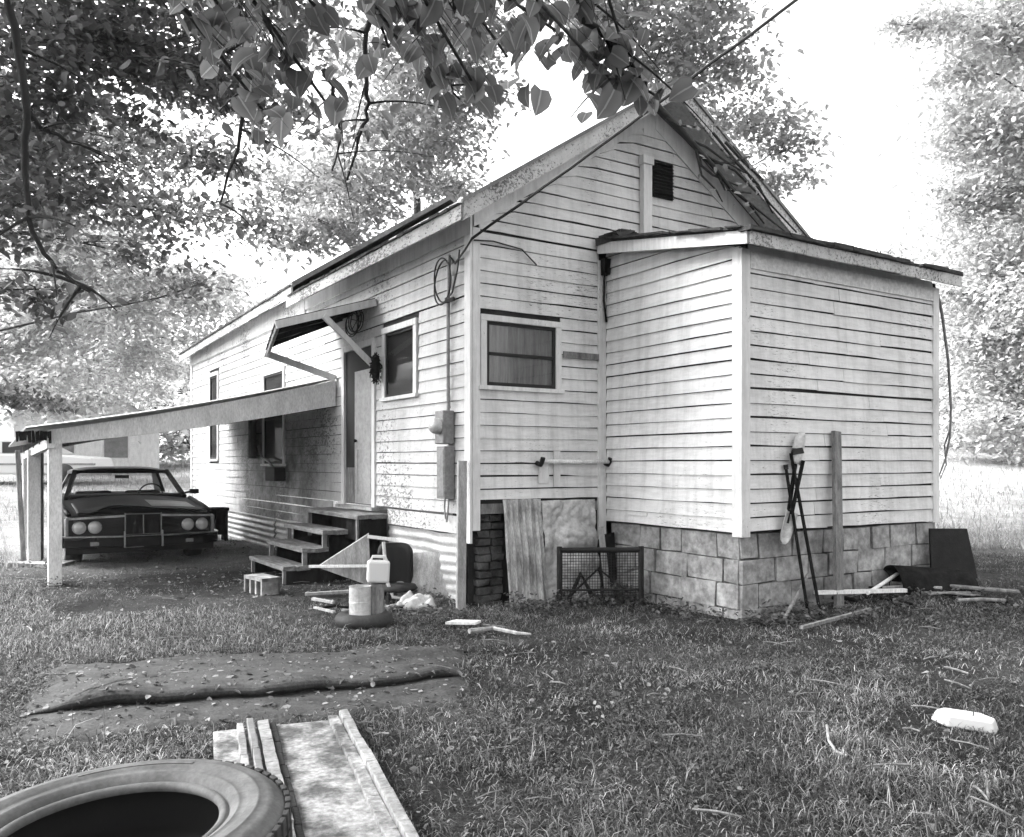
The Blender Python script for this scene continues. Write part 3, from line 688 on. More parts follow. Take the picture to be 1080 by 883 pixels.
b.build('side_trim', M['chrome'], car)
for (x, y) in ((-.76, .78), (.76, .78), (-.76, 3.85), (.76, 3.85)):
    T = Matrix.Translation((x, y, .30)) @ Matrix.Rotation(math.pi / 2, 4, 'Y')
    b = MB(); b.lathe([(.19, -.10), (.27, -.105), (.305, -.08), (.31, 0), (.305, .08), (.27, .105), (.19, .10)], 32, T, closed=True); wh = b.build('wheel', M['rubber'], car, sm=True)
    for s_ in (-1, 1):
        b = MB(); b.lathe([(.19, s_ * .08), (.17, s_ * .06), (.1, s_ * .075), (.001, s_ * .085)], 24, T); b.build('rim', M['greymetal'], wh, sm=True)
b = MB(); b.box(-.70, .70, .3, 4.7, .16, .30); b.build('underbody', M['carblack'], car)
# dark stand beside the car against the wall
p = at(230, 573, -.03); st = thing('side_stand', 'dark narrow wooden stand between the car and the house wall', 'stand', (p.x, p.y, gz(p.x, p.y) - .02), ANG)
b = MB(); b.box(-.16, .14, -.15, .15, .50, .55); b.build('top', M['darkwood'], st, bevel=.004)
for x in (-.1, .1):
    for y in (-.12, .09): b = MB(); b.box(x - .02, x + .025, y, y + .045, 0, .498); b.build('leg', M['darkwood'], st)
b = MB(); b.box(-.06, .08, -.10, .08, .12, .497); b.build('drawer_box', M['darkwood'], st)
# shutter leaning out of the far window, with an iron box under it
p = loc2w(-.09, 6.5); sh_ = thing('window_shutter', 'small grey shutter hanging open beside the dark carport window', 'shutter', (p.x, p.y, 1.32), ANG - .5)
b = MB(); 
for (x0, x1, z0, z1) in ((-.02, .02, 0, .62), (.38, .42, 0, .62), (.02, .38, 0, .04), (.02, .38, .58, .62)): b.box(-.02, .02, x0 - .2, x1 - .2, z0, z1)
b.build('frame', M['greywood'], sh_)
b = MB(); b.box(-.008, .008, -.178, .178, .042, .578); b.build('panel', M['greymetal'], sh_)
p = loc2w(-.0, 5.35); hb = thing('wall_box', 'dark rusty box with a pipe on the wall below the carport window', 'box', (p.x, p.y, 1.0), ANG)
b = MB(); b.box(-.18, -.03, -.22, .22, 0, .19); b.build('casing', M['iron'], hb, bevel=.01)
b = MB(); b.tube([(-.1, .1, .19), (-.11, .3, .28), (-.1, .65, .33), (-.08, .9, .5)], .02, 8); b.build('pipe', M['greymetal'], hb)
# ------------------------------------------------------------------ objects hanging on the walls
def wallpt(u, t, z): p = loc2w(u, t); return Vector((p.x, p.y, z))
b = MB()
P = []
for k in range(60):
    a = k / 59 * 2 * math.pi * 2.0; P.append(wallpt(-.06 - .012 * math.sin(a * 1.5), .42 + .155 * math.cos(a) + .02 * math.sin(a * .5), 2.90 + (.20 + .015 * math.sin(a * .5)) * math.sin(a)))
b.tube(P, .008, 6); b.tube([wallpt(-.06, .30, 2.74), wallpt(-.08, .2, 2.76), wallpt(-.07, .12, 2.95), wallpt(-.06, .1, 3.12)], .008, 6); b.tube([wallpt(-.05, .22, 2.71), wallpt(-.08, .30, 2.70), wallpt(-.05, .36, 2.73)], .02, 6)
tag(b.build('cable_coil', M['cable'], None), 'loop of black cable hanging high on the side wall near the corner', 'cable')
b = MB()
for q in range(4):
    P = []
    for k in range(30):
        a = k / 29 * 6.4; r = .17 + .02 * q * math.sin(a + q); P.append(wallpt(-.05 - .01 * q, 2.48 + r * math.cos(a) * 1.1 + .02 * q, 2.84 + r * math.sin(a) * .75))
    b.tube(P, .007, 5)
for a in (.3, 1.4, 2.5): b.tube([wallpt(-.05, 2.48 - .17 * math.cos(a), 2.84 - .13 * math.sin(a)), wallpt(-.05, 2.48 + .17 * math.cos(a), 2.84 + .13 * math.sin(a))], .006, 5)
tag(b.build('wire_coil', M['iron'], None), 'tangled wheel of wire hung under the awning above the door', 'wire coil')
b = MB(); rr = random.Random(3); p0 = wallpt(-.10, 1.84, 2.25)
for k in range(150):
    d = Vector((rr.gauss(0, 1), rr.gauss(0, 1), rr.gauss(0, 1))); d.normalize(); q = p0 + Vector((d.x * .055, d.y * .055, d.z * .14))
    d2 = Vector((rr.gauss(0, 1), rr.gauss(0, 1), rr.gauss(0, 1.4))); d2.normalize(); b.tube([q, q + d2 * .02, q + d2 * .035 + Vector((0, 0, -.012))], .005, 4)
b.lathe([(.001, -.15), (.035, -.11), (.052, 0), (.035, .11), (.001, .15)], 14, Matrix.Translation(p0))
tag(b.build('hanging_bundle', M['darkwood'], None), 'small shaggy dark bundle hanging beside the door frame', 'bundle')
b = MB(); a = wallpt(.68, -.10, 1.265); c = wallpt(1.46, -.10, 1.265); b.tube([a, a.lerp(c, .5) + Vector((0, 0, -.004)), c], .02, 10)
rail = tag(b.build('towel_rail', M['whitewood'], None, sm=True), 'horizontal white rail on dark brackets on the gable wall', 'rail')
for k, q in enumerate((.68, 1.46)):
    b = MB(); b.tube([wallpt(q, -.015, 1.25), wallpt(q, -.08, 1.235), wallpt(q, -.10, 1.26), wallpt(q, -.115, 1.30)], .022, 8); b.build('bracket', M['iron'], rail)
# ------------------------------------------------------------------ things leaning on the front of the house
def board(name, foot, head, w, th, mat, label, cat='board', group='leaning boards', up=None, bevel=.003):
    foot = Vector(foot); head = Vector(head); o = None
    b = MB(); b.beam((0, 0, 0), head - foot, w, th, up=up or (-dL)); o = b.build(name, M[mat], None, bevel=bevel, loc=foot); tag(o, label, cat, group); return o
g = lw(-.16, -.10); board('board', g + Vector((0, 0, -.04)), wallpt(-.09, .0, 1.27), .085, .03, 'oldwood', 'pale narrow board leaning on the left front corner of the house below the meter boxes')
p = lw(1.27, -.32); board('board', p, wallpt(1.24, -.24, .66), .06, .02, 'oldwood', 'short pale slat leaning behind the black metal frame')
b = corrugated(lambda s, z, d: (s, -d, z), 0, .40, 0, 1.0, amp=.014, pitch=.066, horiz=False, warp=.02)
o = b.build('corrugated_sheet', M['corr_old'], None, sm=True, solid=.004, loc=lw(.27, -.20, -.06)); o.rotation_euler = (-.13, 0, ANG); tag(o, 'rusty corrugated iron sheet with vertical ribs leaning on the gable wall', 'metal sheet', 'sheets leaning on the gable wall')
def crumple(s, z, d): return (s, -d - .07 * abs(nz(s * 4, z * 4, 1)) - .03 * abs(nz(s * 9, z * 8, 4)) - .008 * nz(s * 22, z * 20, 6), z)
b = MB(); b.grid(lambda i, j: crumple(.60 * i, .98 * j, 0), 60, 90); o = b.build('crumpled_sheet', M['crumple'], None, sm=True, solid=.004, loc=lw(.68, -.18, -.06)); o.rotation_euler = (-.11, 0, ANG); tag(o, 'crumpled dented metal sheet leaning on the gable wall beside the ribbed iron', 'metal sheet', 'sheets leaning on the gable wall')
b = MB(); b.box(0, .12, -.02, .02, 0, .62, jit=.01); o = b.build('plank', M['darkwood'], None, loc=lw(1.36, -.20, -.03)); o.rotation_euler = (-.12, 0, ANG); tag(o, 'black charred plank standing in the inner corner behind the metal frame', 'plank', 'leaning boards')
# black iron frame
g = at(590, 637, .02); fr = thing('iron_frame', 'low black iron frame standing against the block foundation', 'frame', g, .05)
Lf = .72
b = MB(); b.tube([(0, 0, .47), (Lf, 0, .47)], .022, 8); b.build('top_bar', M['iron'], fr)
for x in (0, Lf): b = MB(); b.tube([(x, 0, -.02), (x, 0, .50)], .024, 8); b.build('upright', M['iron'], fr)
b = MB(); b.tube([(0, 0, .12), (Lf, 0, .12)], .012, 6); b.tube([(.05, .02, .02), (.35, .05, .3), (.6, .02, .1)], .012, 6); b.build('cross_bar', M['iron'], fr)
b = MB(); b.tube([(.08, .06, 0), (.2, .1, .25), (.3, .08, .05)], .025, 6); b.build('brace', M['iron'], fr)
b = MB(); b.tube([(.42, .05, .02), (.55, .02, .26), (.7, .06, .30)], .014, 6); b.build('brace', M['greywood'], fr)
b = MB()
for k in range(29): x = .025 + k * .024; b.box(x - .0022, x + .0022, .0, .004, .06, .46)
for k in range(16): z = .07 + k * .025; b.box(.02, Lf - .02, .0045, .008, z - .0022, z + .0022)
b.build('wire_mesh', M['iron'], fr)
# shovels and hoe
def tool(kind, foot, head, label):
    foot = Vector(foot); head = Vector(head); d = head - foot; L_ = d.length
    z = d.normalized(); x = (dR - z * dR.dot(z)).normalized(); y = z.cross(x); Mx = Matrix((x, y, z)).transposed().to_4x4(); Mx.translation = foot
    o = thing(kind, label, kind.replace('_', ' '), group='long tools leaning on the front addition'); o.matrix_world = Mx; o.location = foot
    b = MB()
    if kind == 'shovel':
        b.tube([(0, 0, .0), (0, 0, L_ - .22)], .017, 8); b.build('handle', M['darkwood'], o)
        b = MB(); b.grid(lambda i, j: ((2 * i - 1) * .07 * (1 - .0 * j) * (1 if j < .6 else math.sqrt(max(0.02, 1 - ((j - .6) / .42) ** 2))), -.03 + .035 * (2 * i - 1) ** 2 - .02 * j, L_ - .24 + .27 * j), 10, 12); b.build('blade', M['palemetal'], o, sm=True, solid=.004)
    elif kind == 'hoe':
        b.tube([(0, 0, 0), (0, 0, L_)], .014, 8); b.build('handle', M['darkwood'], o)
        b = MB(); b.tube([(0, 0, L_ - .02), (.0, -.03, L_ + .03), (-.01, -.08, L_ + .02)], .01, 6); b.prism([(-.08, -.085, L_ - .02), (.06, -.085, L_ - .02), (.05, -.085, L_ + .03), (-.06, -.085, L_ + .03)], (0, .006, 0)); b.build('blade', M['iron'], o)
    else:
        b.tube([(0, 0, 0), (0, 0, L_)], .013, 8); b.build('handle', M['darkwood'], o)
        b = MB(); b.tube([(0, 0, L_ - .01), (0, 0, L_ + .03)], .02, 8); b.build('grip', M['iron'], o)
    return o
def front(u, z, off=.03): return wallpt(u, LT - off, z)
def FP(px, py, off):                                  # a spot on a plane just before the front of the addition
    o = HA + dL * (LT - off); rx = (px - W_ / 2) / F; s = (rx * o.y - o.x) / (dR.x - rx * dR.y); p = o + dR * s; return Vector((p.x, p.y, EZ + (HY - py) / F * p.y))
def GP(px, py): p = at(px, py, .13); return Vector((p.x, p.y, gz(p.x, p.y) - .02))
p = FP(885, 600, .17); hh = FP(882, 455, .05)
board('board', (p.x, p.y, gz(p.x, p.y) - .05), hh, .095, .035, 'greywood', 'grey weathered board leaning upright on the front addition beside the shovels')
tool('shovel', FP(830, 552, .05), FP(843, 460, .05), 'shovel leaning blade upward against the clapboards, topmost of the tools')
tool('shovel', FP(847, 486, .10), FP(829, 570, .09), 'shovel hanging blade downward against the clapboards above the blocks')
tool('hoe', GP(866, 634), FP(834, 478, .06), 'hoe with dark blade at the top leaning across the two shovels')
tool('pole', GP(853, 634), FP(829, 494, .05), 'thin dark pole leaning lowest among the tools on the front addition')
# black panel past the far corner, curled sheet and poles on the ground there
p = at(1014, 613, .16); b = MB(); b.prism([(-.22, 0, -.05), (.22, 0, -.05), (.15, .08, .47), (-.20, .08, .47)], (0, .03, 0)); o = b.build('black_sheet', M['iron'], None, loc=(p.x, p.y + .1, gz(p.x, p.y))); tag(o, 'black sheet panel standing past the right corner of the addition', 'panel')
p = at(978, 612, .2); b = MB(); b.grid(lambda i, j: (-.34 + .68 * i + .03 * j, .22 * math.cos(math.pi * j) * (1 - .15 * i), .24 * math.sin(math.pi * j) * (1 - .2 * i) + .01 * nz(i * 4, j * 5)), 14, 16); o = b.build('curled_sheet', M['darkwood'], None, sm=True, solid=.006, loc=(p.x, p.y, gz(p.x, p.y) - .03)); tag(o, 'curled dark metal sheet lying on the ground by the black panel', 'metal sheet')
def pole(a, c, r, mat, label, name='pole', sq=False, h=.04, group='poles and sticks on the ground by the addition'):
    A = at(*a, gz(*at(*a, .1).xy)); B = at(*c, gz(*at(*c, .1).xy)); A.z = gz(A.x, A.y) + h; B.z = gz(B.x, B.y) + h; b = MB()
    if sq: b.beam((0, 0, 0), B - A, r * 2, r * 1.4)
    else: b.tube([(0, 0, 0), (B - A) * .5 + Vector((0, 0, .01)), B - A], r, 8)
    return tag(b.build(name, M[mat], None, loc=A), label, name.replace('_', ' '), group)
def wall_pole(a, ao, c, co_, r, mat, label, name, sq, h0, h1):
    A = FP(a, 600, ao); B = FP(c, 600, co_); A.z = gz(A.x, A.y) + h0; B.z = gz(B.x, B.y) + h1; b = MB()
    if sq: b.beam((0, 0, 0), B - A, r * 2, r * 1.4)
    else: b.tube([(0, 0, 0), (B - A) * .5, B - A], r, 8)
    return tag(b.build(name, M[mat], None, loc=A), label, name.replace('_', ' '), 'poles and sticks on the ground by the addition')
wall_pole(860, .10, 955, .34, .022, 'whitewood', 'long white pole lying at the foot of the blocks near the leaning board', 'pole', True, .15, .07)
wall_pole(915, .26, 946, .12, .016, 'whitewood', 'short white stick lying across the end of the long white pole', 'stick', False, .10, .14)
wall_pole(826, .30, 852, .06, .014, 'greywood', 'crooked dark stick propped on the blocks beside the tools', 'stick', False, .03, .30)
wall_pole(845, .62, 918, .50, .015, 'greywood', 'grey plank lying in the weeds in front of the tools', 'plank', True, .05, .05)
pole((818, 648), (842, 642), .02, 'oldwood', 'short stub of wood lying below the corner of the addition', 'stick', sq=True)
pole((940, 619), (1075, 628), .018, 'greywood', 'long grey pole lying out to the right from the curled sheet', h=.05)
pole((985, 628), (1062, 643), .02, 'darkwood', 'dark rotten stick lying in the grass at the far right', 'stick', h=.03)
rr9 = random.Random(91)
for k in range(9):
    x = rr9.uniform(830, 1050); y = 622 + rr9.uniform(0, 24) + (x - 850) * .02; a = rr9.uniform(-.35, .35); L_ = rr9.uniform(24, 70)
    pole((x, y), (x + L_, y + a * 16), rr9.uniform(.007, .016), rr9.choice(['oldwood', 'darkwood', 'greywood']), 'scrap stick lying in the weeds at the foot of the addition', 'scrap_stick', h=rr9.uniform(.02, .06), group='scrap sticks at the foot of the addition')
# bent cable hanging off the far corner of the addition
b = MB(); DP = lambda px, py: Vector(((px - W_ / 2) / F * 8.22, 8.22, EZ + (HY - py) / F * 8.22))
b.tube([DP(*k) for k in ((991, 318), (994, 335), (1000, 380), (1003, 430), (1002, 460), (997, 485), (990, 503))], [.014, .014, .013, .012, .011, .009, .006], 6); b.tube([DP(*k) for k in ((1003, 450), (996, 470), (998, 490), (992, 505))], [.009, .008, .006, .004], 6); b.tube([DP(*k) for k in ((985, 303), (988, 306), (991, 318))], .012, 6)
tag(b.build('drain_pipe', M['greywood'], None), 'thin crooked pipe dangling from the roof at the right corner of the addition', 'pipe')
# service drop cable from the corner up past the gable to a pole out of the picture
P0 = wallpt(-.02, -.05, 3.19); P1 = Vector((7.85, 2.75, 8.36)); b = MB(); pts = []
for k in range(41):
    f = k / 40; p = P0.lerp(P1, f); p.z -= .35 * 4 * f * (1 - f) * .5; p += Vector((.012 * nz(f * 40, 1), 0, .014 * nz(f * 55, 2))); pts.append(p)
b.tube(pts, .0125, 6); b.tube([wallpt(-.02, -.05, 3.19), wallpt(-.07, -.03, 3.1), wallpt(-.05, .2, 3.02), wallpt(-.05, .3, 3.10)], .01, 6); b.tube([wallpt(.0, -.05, 3.18), wallpt(.2, -.04, 3.2), wallpt(.5, -.04, 3.17), wallpt(.66, -.04, 3.05)], .007, 6)
tag(b.build('power_cable', M['cable'], None), 'black service cable running from the house corner up past the gable', 'cable')
# ------------------------------------------------------------------ junk heap beside the steps
p = at(384, 652, .05); jt = Vector((p.x, p.y, gz(p.x, p.y)))
def torus_prof(R, r, h, n=14): return [(R + r * math.cos(2 * math.pi * k / n), h * math.sin(2 * math.pi * k / n)) for k in range(n)]
b = MB(); b.lathe(torus_prof(.16, .065, .055), 36, Matrix.Translation((0, 0, .05)), closed=True); tag(b.build('small_tire', M['rubber'], None, sm=True, loc=jt), 'small worn tire lying flat by the skirting with a can standing in it', 'tire')
b = MB(); b.lathe([(.001, .0), (.085, .0), (.085, .10), (.088, .105), (.085, .11), (.085, .22), (.088, .225), (.08, .225), (.08, .02), (.001, .02)], 24); o = tag(b.build('metal_can', M['palemetal'], None, loc=jt + Vector((-.03, 0, .08))), 'dented pale metal can standing in the small tire', 'can')
b = MB(); b.box(-.045, .045, -.04, .04, 0, .26); o = tag(b.build('wood_block', M['greywood'], None, loc=jt + Vector((.10, .04, .06)), bevel=.006), 'upright dark wooden block beside the pale can', 'block'); 
b = MB(); b.box(-.085, .085, -.055, .055, 0, .17); o = b.build('white_jug', M['whiteplastic'], None, loc=jt + Vector((.10, .03, .33)), bevel=.018); tag(o, 'white plastic container with a handle perched on the wooden block', 'container'); o.rotation_euler = (.0, .05, .25)
b = MB(); b.tube([(-.06, 0, .17), (-.05, 0, .2), (.05, 0, .2), (.06, 0, .17)], .012, 8); b.build('handle', M['whiteplastic'], o)
g = jt + Vector((-.12, .25, .1)); b = MB(); b.prism([(-.30, 0, .32), (.10, .05, .58), (.12, .05, .16)], (0.0, .03, .01)); o = tag(b.build('plywood_offcut', M['oldwood'], None, loc=g), 'pointed triangular plywood offcut sticking out to the left over the can', 'offcut')
b = MB(); b.beam((-.36, -.03, .33), (.22, -.03, .335), .02, .02); tag(b.build('thin_slat', M['whitewood'], None, loc=g), 'thin white slat lying under the triangular offcut', 'slat', 'white slats in the junk heap')
b = MB(); b.beam((.10, .02, .565), (.34, .04, .535), .02, .025); tag(b.build('thin_slat', M['whitewood'], None, loc=g), 'short white slat at the top of the junk heap', 'slat', 'white slats in the junk heap')
p = at(413, 634, .0); pp = Vector((p.x, p.y + .15, gz(p.x, p.y)))
ch = thing('broken_chair', 'broken dark chair with a curved back tipped among the junk', 'chair', pp, ANG - .2)
b = MB(); b.grid(lambda i, j: (.15 * math.sin((i - .5) * 2.6), .12 * math.cos((i - .5) * 2.6) - .1, .12 + .40 * j - .08 * j * (2 * i - 1) ** 4), 18, 8); b.build('backrest', M['carblack'], ch, sm=True, solid=.05)
b = MB(); b.lathe([(.001, .1), (.17, .1), (.19, .12), (.17, .15), (.001, .16)], 20, Matrix.Translation((0, -.12, .0))); b.build('seat', M['carblack'], ch, sm=True)
for a in range(4): b = MB(); b.tube([(.12 * math.cos(a * 1.57 + .8), -.12 + .12 * math.sin(a * 1.57 + .8), .11), (.15 * math.cos(a * 1.57 + .8), -.12 + .15 * math.sin(a * 1.57 + .8), -.02)], .014, 6); b.build('leg', M['iron'], ch)
b = MB(); b.grid(lambda i, j: (.46 * i, .10 * math.cos(i * 2.6 + .3) + .12 * j, .46 * j * (1 - .06 * i) + .02 * i), 24, 8); p = at(421, 634, .0); o = b.build('bent_sheet', M['oldwood'], None, sm=True, solid=.012, loc=(p.x, p.y, gz(p.x, p.y) - .02)); tag(o, 'bent sheet of thin plywood leaning against the corrugated skirting', 'sheet'); o.rotation_euler = (-.1, 0, .28)
b = MB(); b.tube([(0, 0, .55), (.03, 0, .2), (.09, -.02, .06), (.28, -.02, .03)], .016, 8); tag(b.build('bent_pipe', M['palemetal'], None, loc=(pp.x - .06, pp.y - .24, pp.z)), 'bent pale tube curling round the dark chair in the junk heap', 'tube')
pole((322, 631), (372, 628), .018, 'oldwood', 'white slat lying on the ground left of the small tire', 'plank', sq=True, h=.03, group='white boards on the ground by the steps')
pole((330, 634), (352, 637), .016, 'oldwood', 'broken pale board lying in front of the steps', 'plank', sq=True, h=.02, group='white boards on the ground by the steps')
rr8 = random.Random(17)
for k in range(8):
    x = rr8.uniform(325, 455); y = 634 + rr8.uniform(0, 16); L_ = rr8.uniform(14, 34)
    pole((x, y), (x + L_, y + rr8.uniform(-8, 6)), rr8.uniform(.008, .018), rr8.choice(['oldwood', 'darkwood', 'greywood']), 'small scrap of wood lying around the junk heap by the steps', 'scrap_stick', sq=True, h=rr8.uniform(.02, .05), group='scraps around the junk heap by the steps')
b = MB(); b.grid(lambda i, j: (.34 * (i - .5), .26 * (j - .5), .05 + .07 * nz(i * 5, j * 5, 3) + .05 * (1 - (2 * i - 1) ** 2) * (1 - (2 * j - 1) ** 2) - .05 * max(abs(2 * i - 1), abs(2 * j - 1)) ** 6), 26, 22); p = at(440, 640, .0); tag(b.build('crumpled_cloth', M['cardboard'], None, sm=True, solid=.006, loc=(p.x, p.y, gz(p.x, p.y) + .01)), 'crumpled pale cloth heaped on the ground in front of the bent sheet', 'cloth')
# ------------------------------------------------------------------ foreground: carpet, old panel, big tire, white tray
cA, cB, cC, cD = at(48, 700), at(486, 680), at(512, 745), at(-25, 796)
FOLD = [(a, c * .9) for a, c in [(0, 0), (.15, .006), (.28, .018), (.40, .038), (.50, .060), (.58, .080), (.64, .092), (.68, .094), (.704, .086), (.714, .070), (.712, .050), (.70, .032), (.685, .018), (.676, .009), (.69, .004), (.71, .010), (.76, .016), (.85, .008), (1, 0)]]
def rug(i, s):
    q = s * (len(FOLD) - 1); k = min(int(q), len(FOLD) - 2); f_ = q - k; f_ = f_ * f_ * (3 - 2 * f_) if False else f_
    j = FOLD[k][0] + (FOLD[k + 1][0] - FOLD[k][0]) * f_; hgt = FOLD[k][1] + (FOLD[k + 1][1] - FOLD[k][1]) * f_
    amp = smooth(-.02, .22, i) * smooth(1.0, .90, i) * (.85 + .5 * nz(i * 3, 5) + .3 * nz(i * 8, 2)); hgt *= max(.05, amp); jm = .675 + (j - .675) * (1 if (j < .6 or j > .75) else max(.2, amp)); j = jm + (.055 * nz(i * 2.6, 2) + .03 * nz(i * 7, 4) - .06 * (i - .5)) * math.exp(-((j - .68) / .22) ** 2)
    e = .10 * nz(i * 4, 1) + .05 * nz(i * 13, 4); f = .10 * nz(j * 4, 7) + .04 * nz(j * 12, 3); jj = j + e * smooth(.3, 0, j) + e * smooth(.8, 1, j)
    p = cA.lerp(cB, i + f).lerp(cD.lerp(cC, i + f), jj)
    hgt += .045 * math.exp(-((j - .42 + .2 * i) / .05) ** 2) * smooth(.55, .9, i)
    return (p.x, p.y, gz(p.x, p.y) + .014 + hgt + .009 * nz(i * 9, j * 6, 3) + .005 * nz(i * 22, j * 14, 6) - .035 * smooth(.95, 1, j) - .035 * smooth(.05, 0, j) - .035 * smooth(.04, 0, i) - .035 * smooth(.96, 1, i))
b = MB(); b.grid(rug, 120, 102); o = b.build('old_carpet', M['carpet'], None, sm=True, solid=.005); tag(o, 'dark rumpled carpet spread on the ground with a long fold across it', 'carpet')
# old panel / cabinet door
pa = at(366, 757, .04); pb = at(442, 890, .05); d = (pb - pa); d.z = 0; yaw = math.atan2(d.y, d.x)
pn = thing('flattened_cabinet', 'pale dented cabinet panel with ribbed edges lying under the big tire', 'panel', (pa.x, pa.y, gz(pa.x, pa.y) + .02), yaw + math.pi / 2 + math.pi)
PLn = 1.75
def loc_(x, y, z): return (x, y, z)
b = MB(); b.grid(lambda i, j: (-.60 * i, -PLn * j, .012 + .004 * nz(i * 4, j * 8, 2)), 20, 40); pn.rotation_euler = (0, 0, yaw + math.pi / 2)
b.build('sheet', M['sheetmetal'], pn, sm=True, solid=.012)
for (x0, wd, h, mt) in ((.0, .04, .045, 'midmetal'), (-.041, .05, .022, 'sheetmetal'), (-.36, .05, .035, 'midmetal'), (-.425, .03, .05, 'greymetal'), (-.33, .025, .02, 'iron'), (-.47, .03, .03, 'midmetal')):
    b = MB(); n = 12
    for i in range(n): 
        q = .004 * nz(i * .8, x0 * 9); b.box(x0 - wd + q, x0 + q, -PLn * (i + 1) / n + .0005, -PLn * i / n, .016, .016 + h, jit=.0025)
    b.build('edge_rib', M[mt], pn, bevel=.004)
# big tire
tc_ = Vector((-1.115, 2.33, .02)); tz = gz(tc_.x, tc_.y)
prof = [(.288, -.085), (.33, -.105), (.40, -.118), (.455, -.105), (.478, -.08), (.482, 0), (.479, .075), (.470, .090), (.464, .093), (.457, .102), (.445, .108), (.441, .113), (.425, .117), (.405, .119), (.402, .122), (.398, .119), (.375, .118), (.371, .113), (.350, .109), (.347, .111), (.343, .107), (.328, .101), (.322, .088), (.317, .083), (.313, .090), (.304, .093), (.295, .088), (.290, .078), (.296, .066)]
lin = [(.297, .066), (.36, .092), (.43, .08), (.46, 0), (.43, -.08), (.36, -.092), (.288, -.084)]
bt = thing('truck_tire', 'large worn truck tire lying flat over the old panel in the foreground', 'tire', (tc_.x, tc_.y, tz + .165)); bt.rotation_euler = (.03, -.04, 0)
b = MB(); b.lathe(prof, 96); b.build('casing', M['old_rubber'], bt, sm=True)
b = MB(); b.lathe(lin + [(.2, -.088), (.001, -.09)], 64); b.build('liner_hole_shade', M['carblack'], bt, sm=True)  # black liner, closed by a black disc standing for the shade in the hole
b = MB()
for k in range(64):
    a = 2 * math.pi * k / 64; T = Matrix.Rotation(a, 4, 'Z')
    for z0, z1 in ((-.095, -.045), (-.035, .035), (.045, .095)): b.box(.474, .490, -.017, .017, z0, z1, T)
b.build('tread', M['rubber'], bt, bevel=.003)
b = MB()
for k in range(30):
    a = 1.35 + k * .03; T = Matrix.Rotation(a, 4, 'Z'); b.box(.385, .41, -.006, .006, .116, .1212, T)
b.build('sidewall_rib', M['old_rubber'], bt)
# white foam tray
p = at(1017, 757, .05); o = MB(); hexp = [(-.145, .0), (-.10, .06), (.075, .065), (.145, .01), (.13, -.055), (-.08, -.06)]
top = [(x * .86, y * .8) for x, y in hexp]; V = [(x, y, 0) for x, y in hexp] + [(x, y, .055) for x, y in top]
o.add(V, [(5, 4, 3, 2, 1, 0), tuple(range(6, 12))] + [(i, (i + 1) % 6, 6 + (i + 1) % 6, 6 + i) for i in range(6)])
t_ = o.build('foam_tray', M['foam'], None, bevel=.008, loc=(p.x, p.y, gz(p.x, p.y) + .012)); t_.rotation_euler = (.12, .06, -.42); tag(t_, 'white six-sided foam tray lying upside down in the grass at the right', 'tray')
p = at(488, 660); b = MB(); b.prism([(-.13, -.04, 0), (.1, -.06, 0), (.14, .03, 0), (-.05, .06, 0)], (0, 0, .02)); tag(b.build('pale_scrap', M['whitewood'], None, loc=(p.x, p.y, gz(p.x, p.y) + .03)), 'pale flat scrap lying in the grass in front of the brick pier', 'scrap')
p = at(395, 0 + 705); 
b = MB(); q = [(872, 778), (874, 795), (882, 806), (893, 810)]; b.tube([at(x, y) + Vector((0, 0, gz(*at(x, y).xy) + .05)) for x, y in q], .006, 6); tag(b.build('cord', M['oldwood'], None), 'short bent length of pale cord lying in the grass', 'cord')
b = MB(); q = [(495, 672), (520, 668), (545, 675), (560, 677)]; b.tube([at(x, y) + Vector((0, 0, gz(*at(x, y).xy) + .05)) for x, y in q], [.02, .016, .014, .008], 6); tag(b.build('fallen_branch', M['oldwood'], None), 'bare fallen branch lying in the grass below the leaning iron sheet', 'branch')
# ------------------------------------------------------------------ leaves and trees
def frames(n, tilt, droop, rs):
    az = rs.uniform(0, 2 * np.pi, n); d = np.stack([np.cos(az), np.sin(az), -np.abs(rs.normal(droop, .35, n))], 1); d /= np.linalg.norm(d, axis=1)[:, None]
    up = np.stack([rs.normal(0, tilt, n), rs.normal(0, tilt, n), np.ones(n)], 1)
    x = np.cross(d, up); x /= np.linalg.norm(x, axis=1)[:, None] + 1e-9; z = np.cross(x, d); return x, d, z
SM_T = np.array([(0, 0, 0), (.26, .25, .05), (.24, .65, .03), (0, 1, -.12), (-.24, .65, .03), (-.26, .25, .05)]); SM_F = np.array([(0, 1, 2, 3), (0, 3, 4, 5)])
BG_T = np.array([(0, 0, 0), (0, .3, 0), (0, .65, -.04), (0, 1.05, -.2), (.30, -.09, .03), (.47, .25, .10), (.40, .62, .06), (.2, .88, -.08), (-.30, -.09, .03), (-.47, .25, .10), (-.40, .62, .06), (-.2, .88, -.08)])
BG_F = np.array([(0, 4, 5, 1), (1, 5, 6, 2), (2, 6, 7, 3), (1, 9, 8, 0), (2, 10, 9, 1), (3, 11, 10, 2)])
def leaf_geo(P, size, tilt=.5, droop=.35, T=SM_T, Fq=SM_F, rs=rs):
    P = np.asarray(P); n = len(P); x, d, z = frames(n, tilt, droop, rs); s = size * rs.uniform(.6, 1.3, n)
    V = P[:, None, :] + s[:, None, None] * (T[None, :, 0, None] * x[:, None] + T[None, :, 1, None] * d[:, None] + (T[None, :, 2] * rs.uniform(*((.3, 1.6) if len(T) > 6 else (-1.2, 3.2)), n)[:, None])[:, :, None] * z[:, None])
    Fo = (np.arange(n) * len(T))[:, None, None] + Fq[None]
    return V.reshape(-1, 3), Fo.reshape(-1, Fq.shape[1])
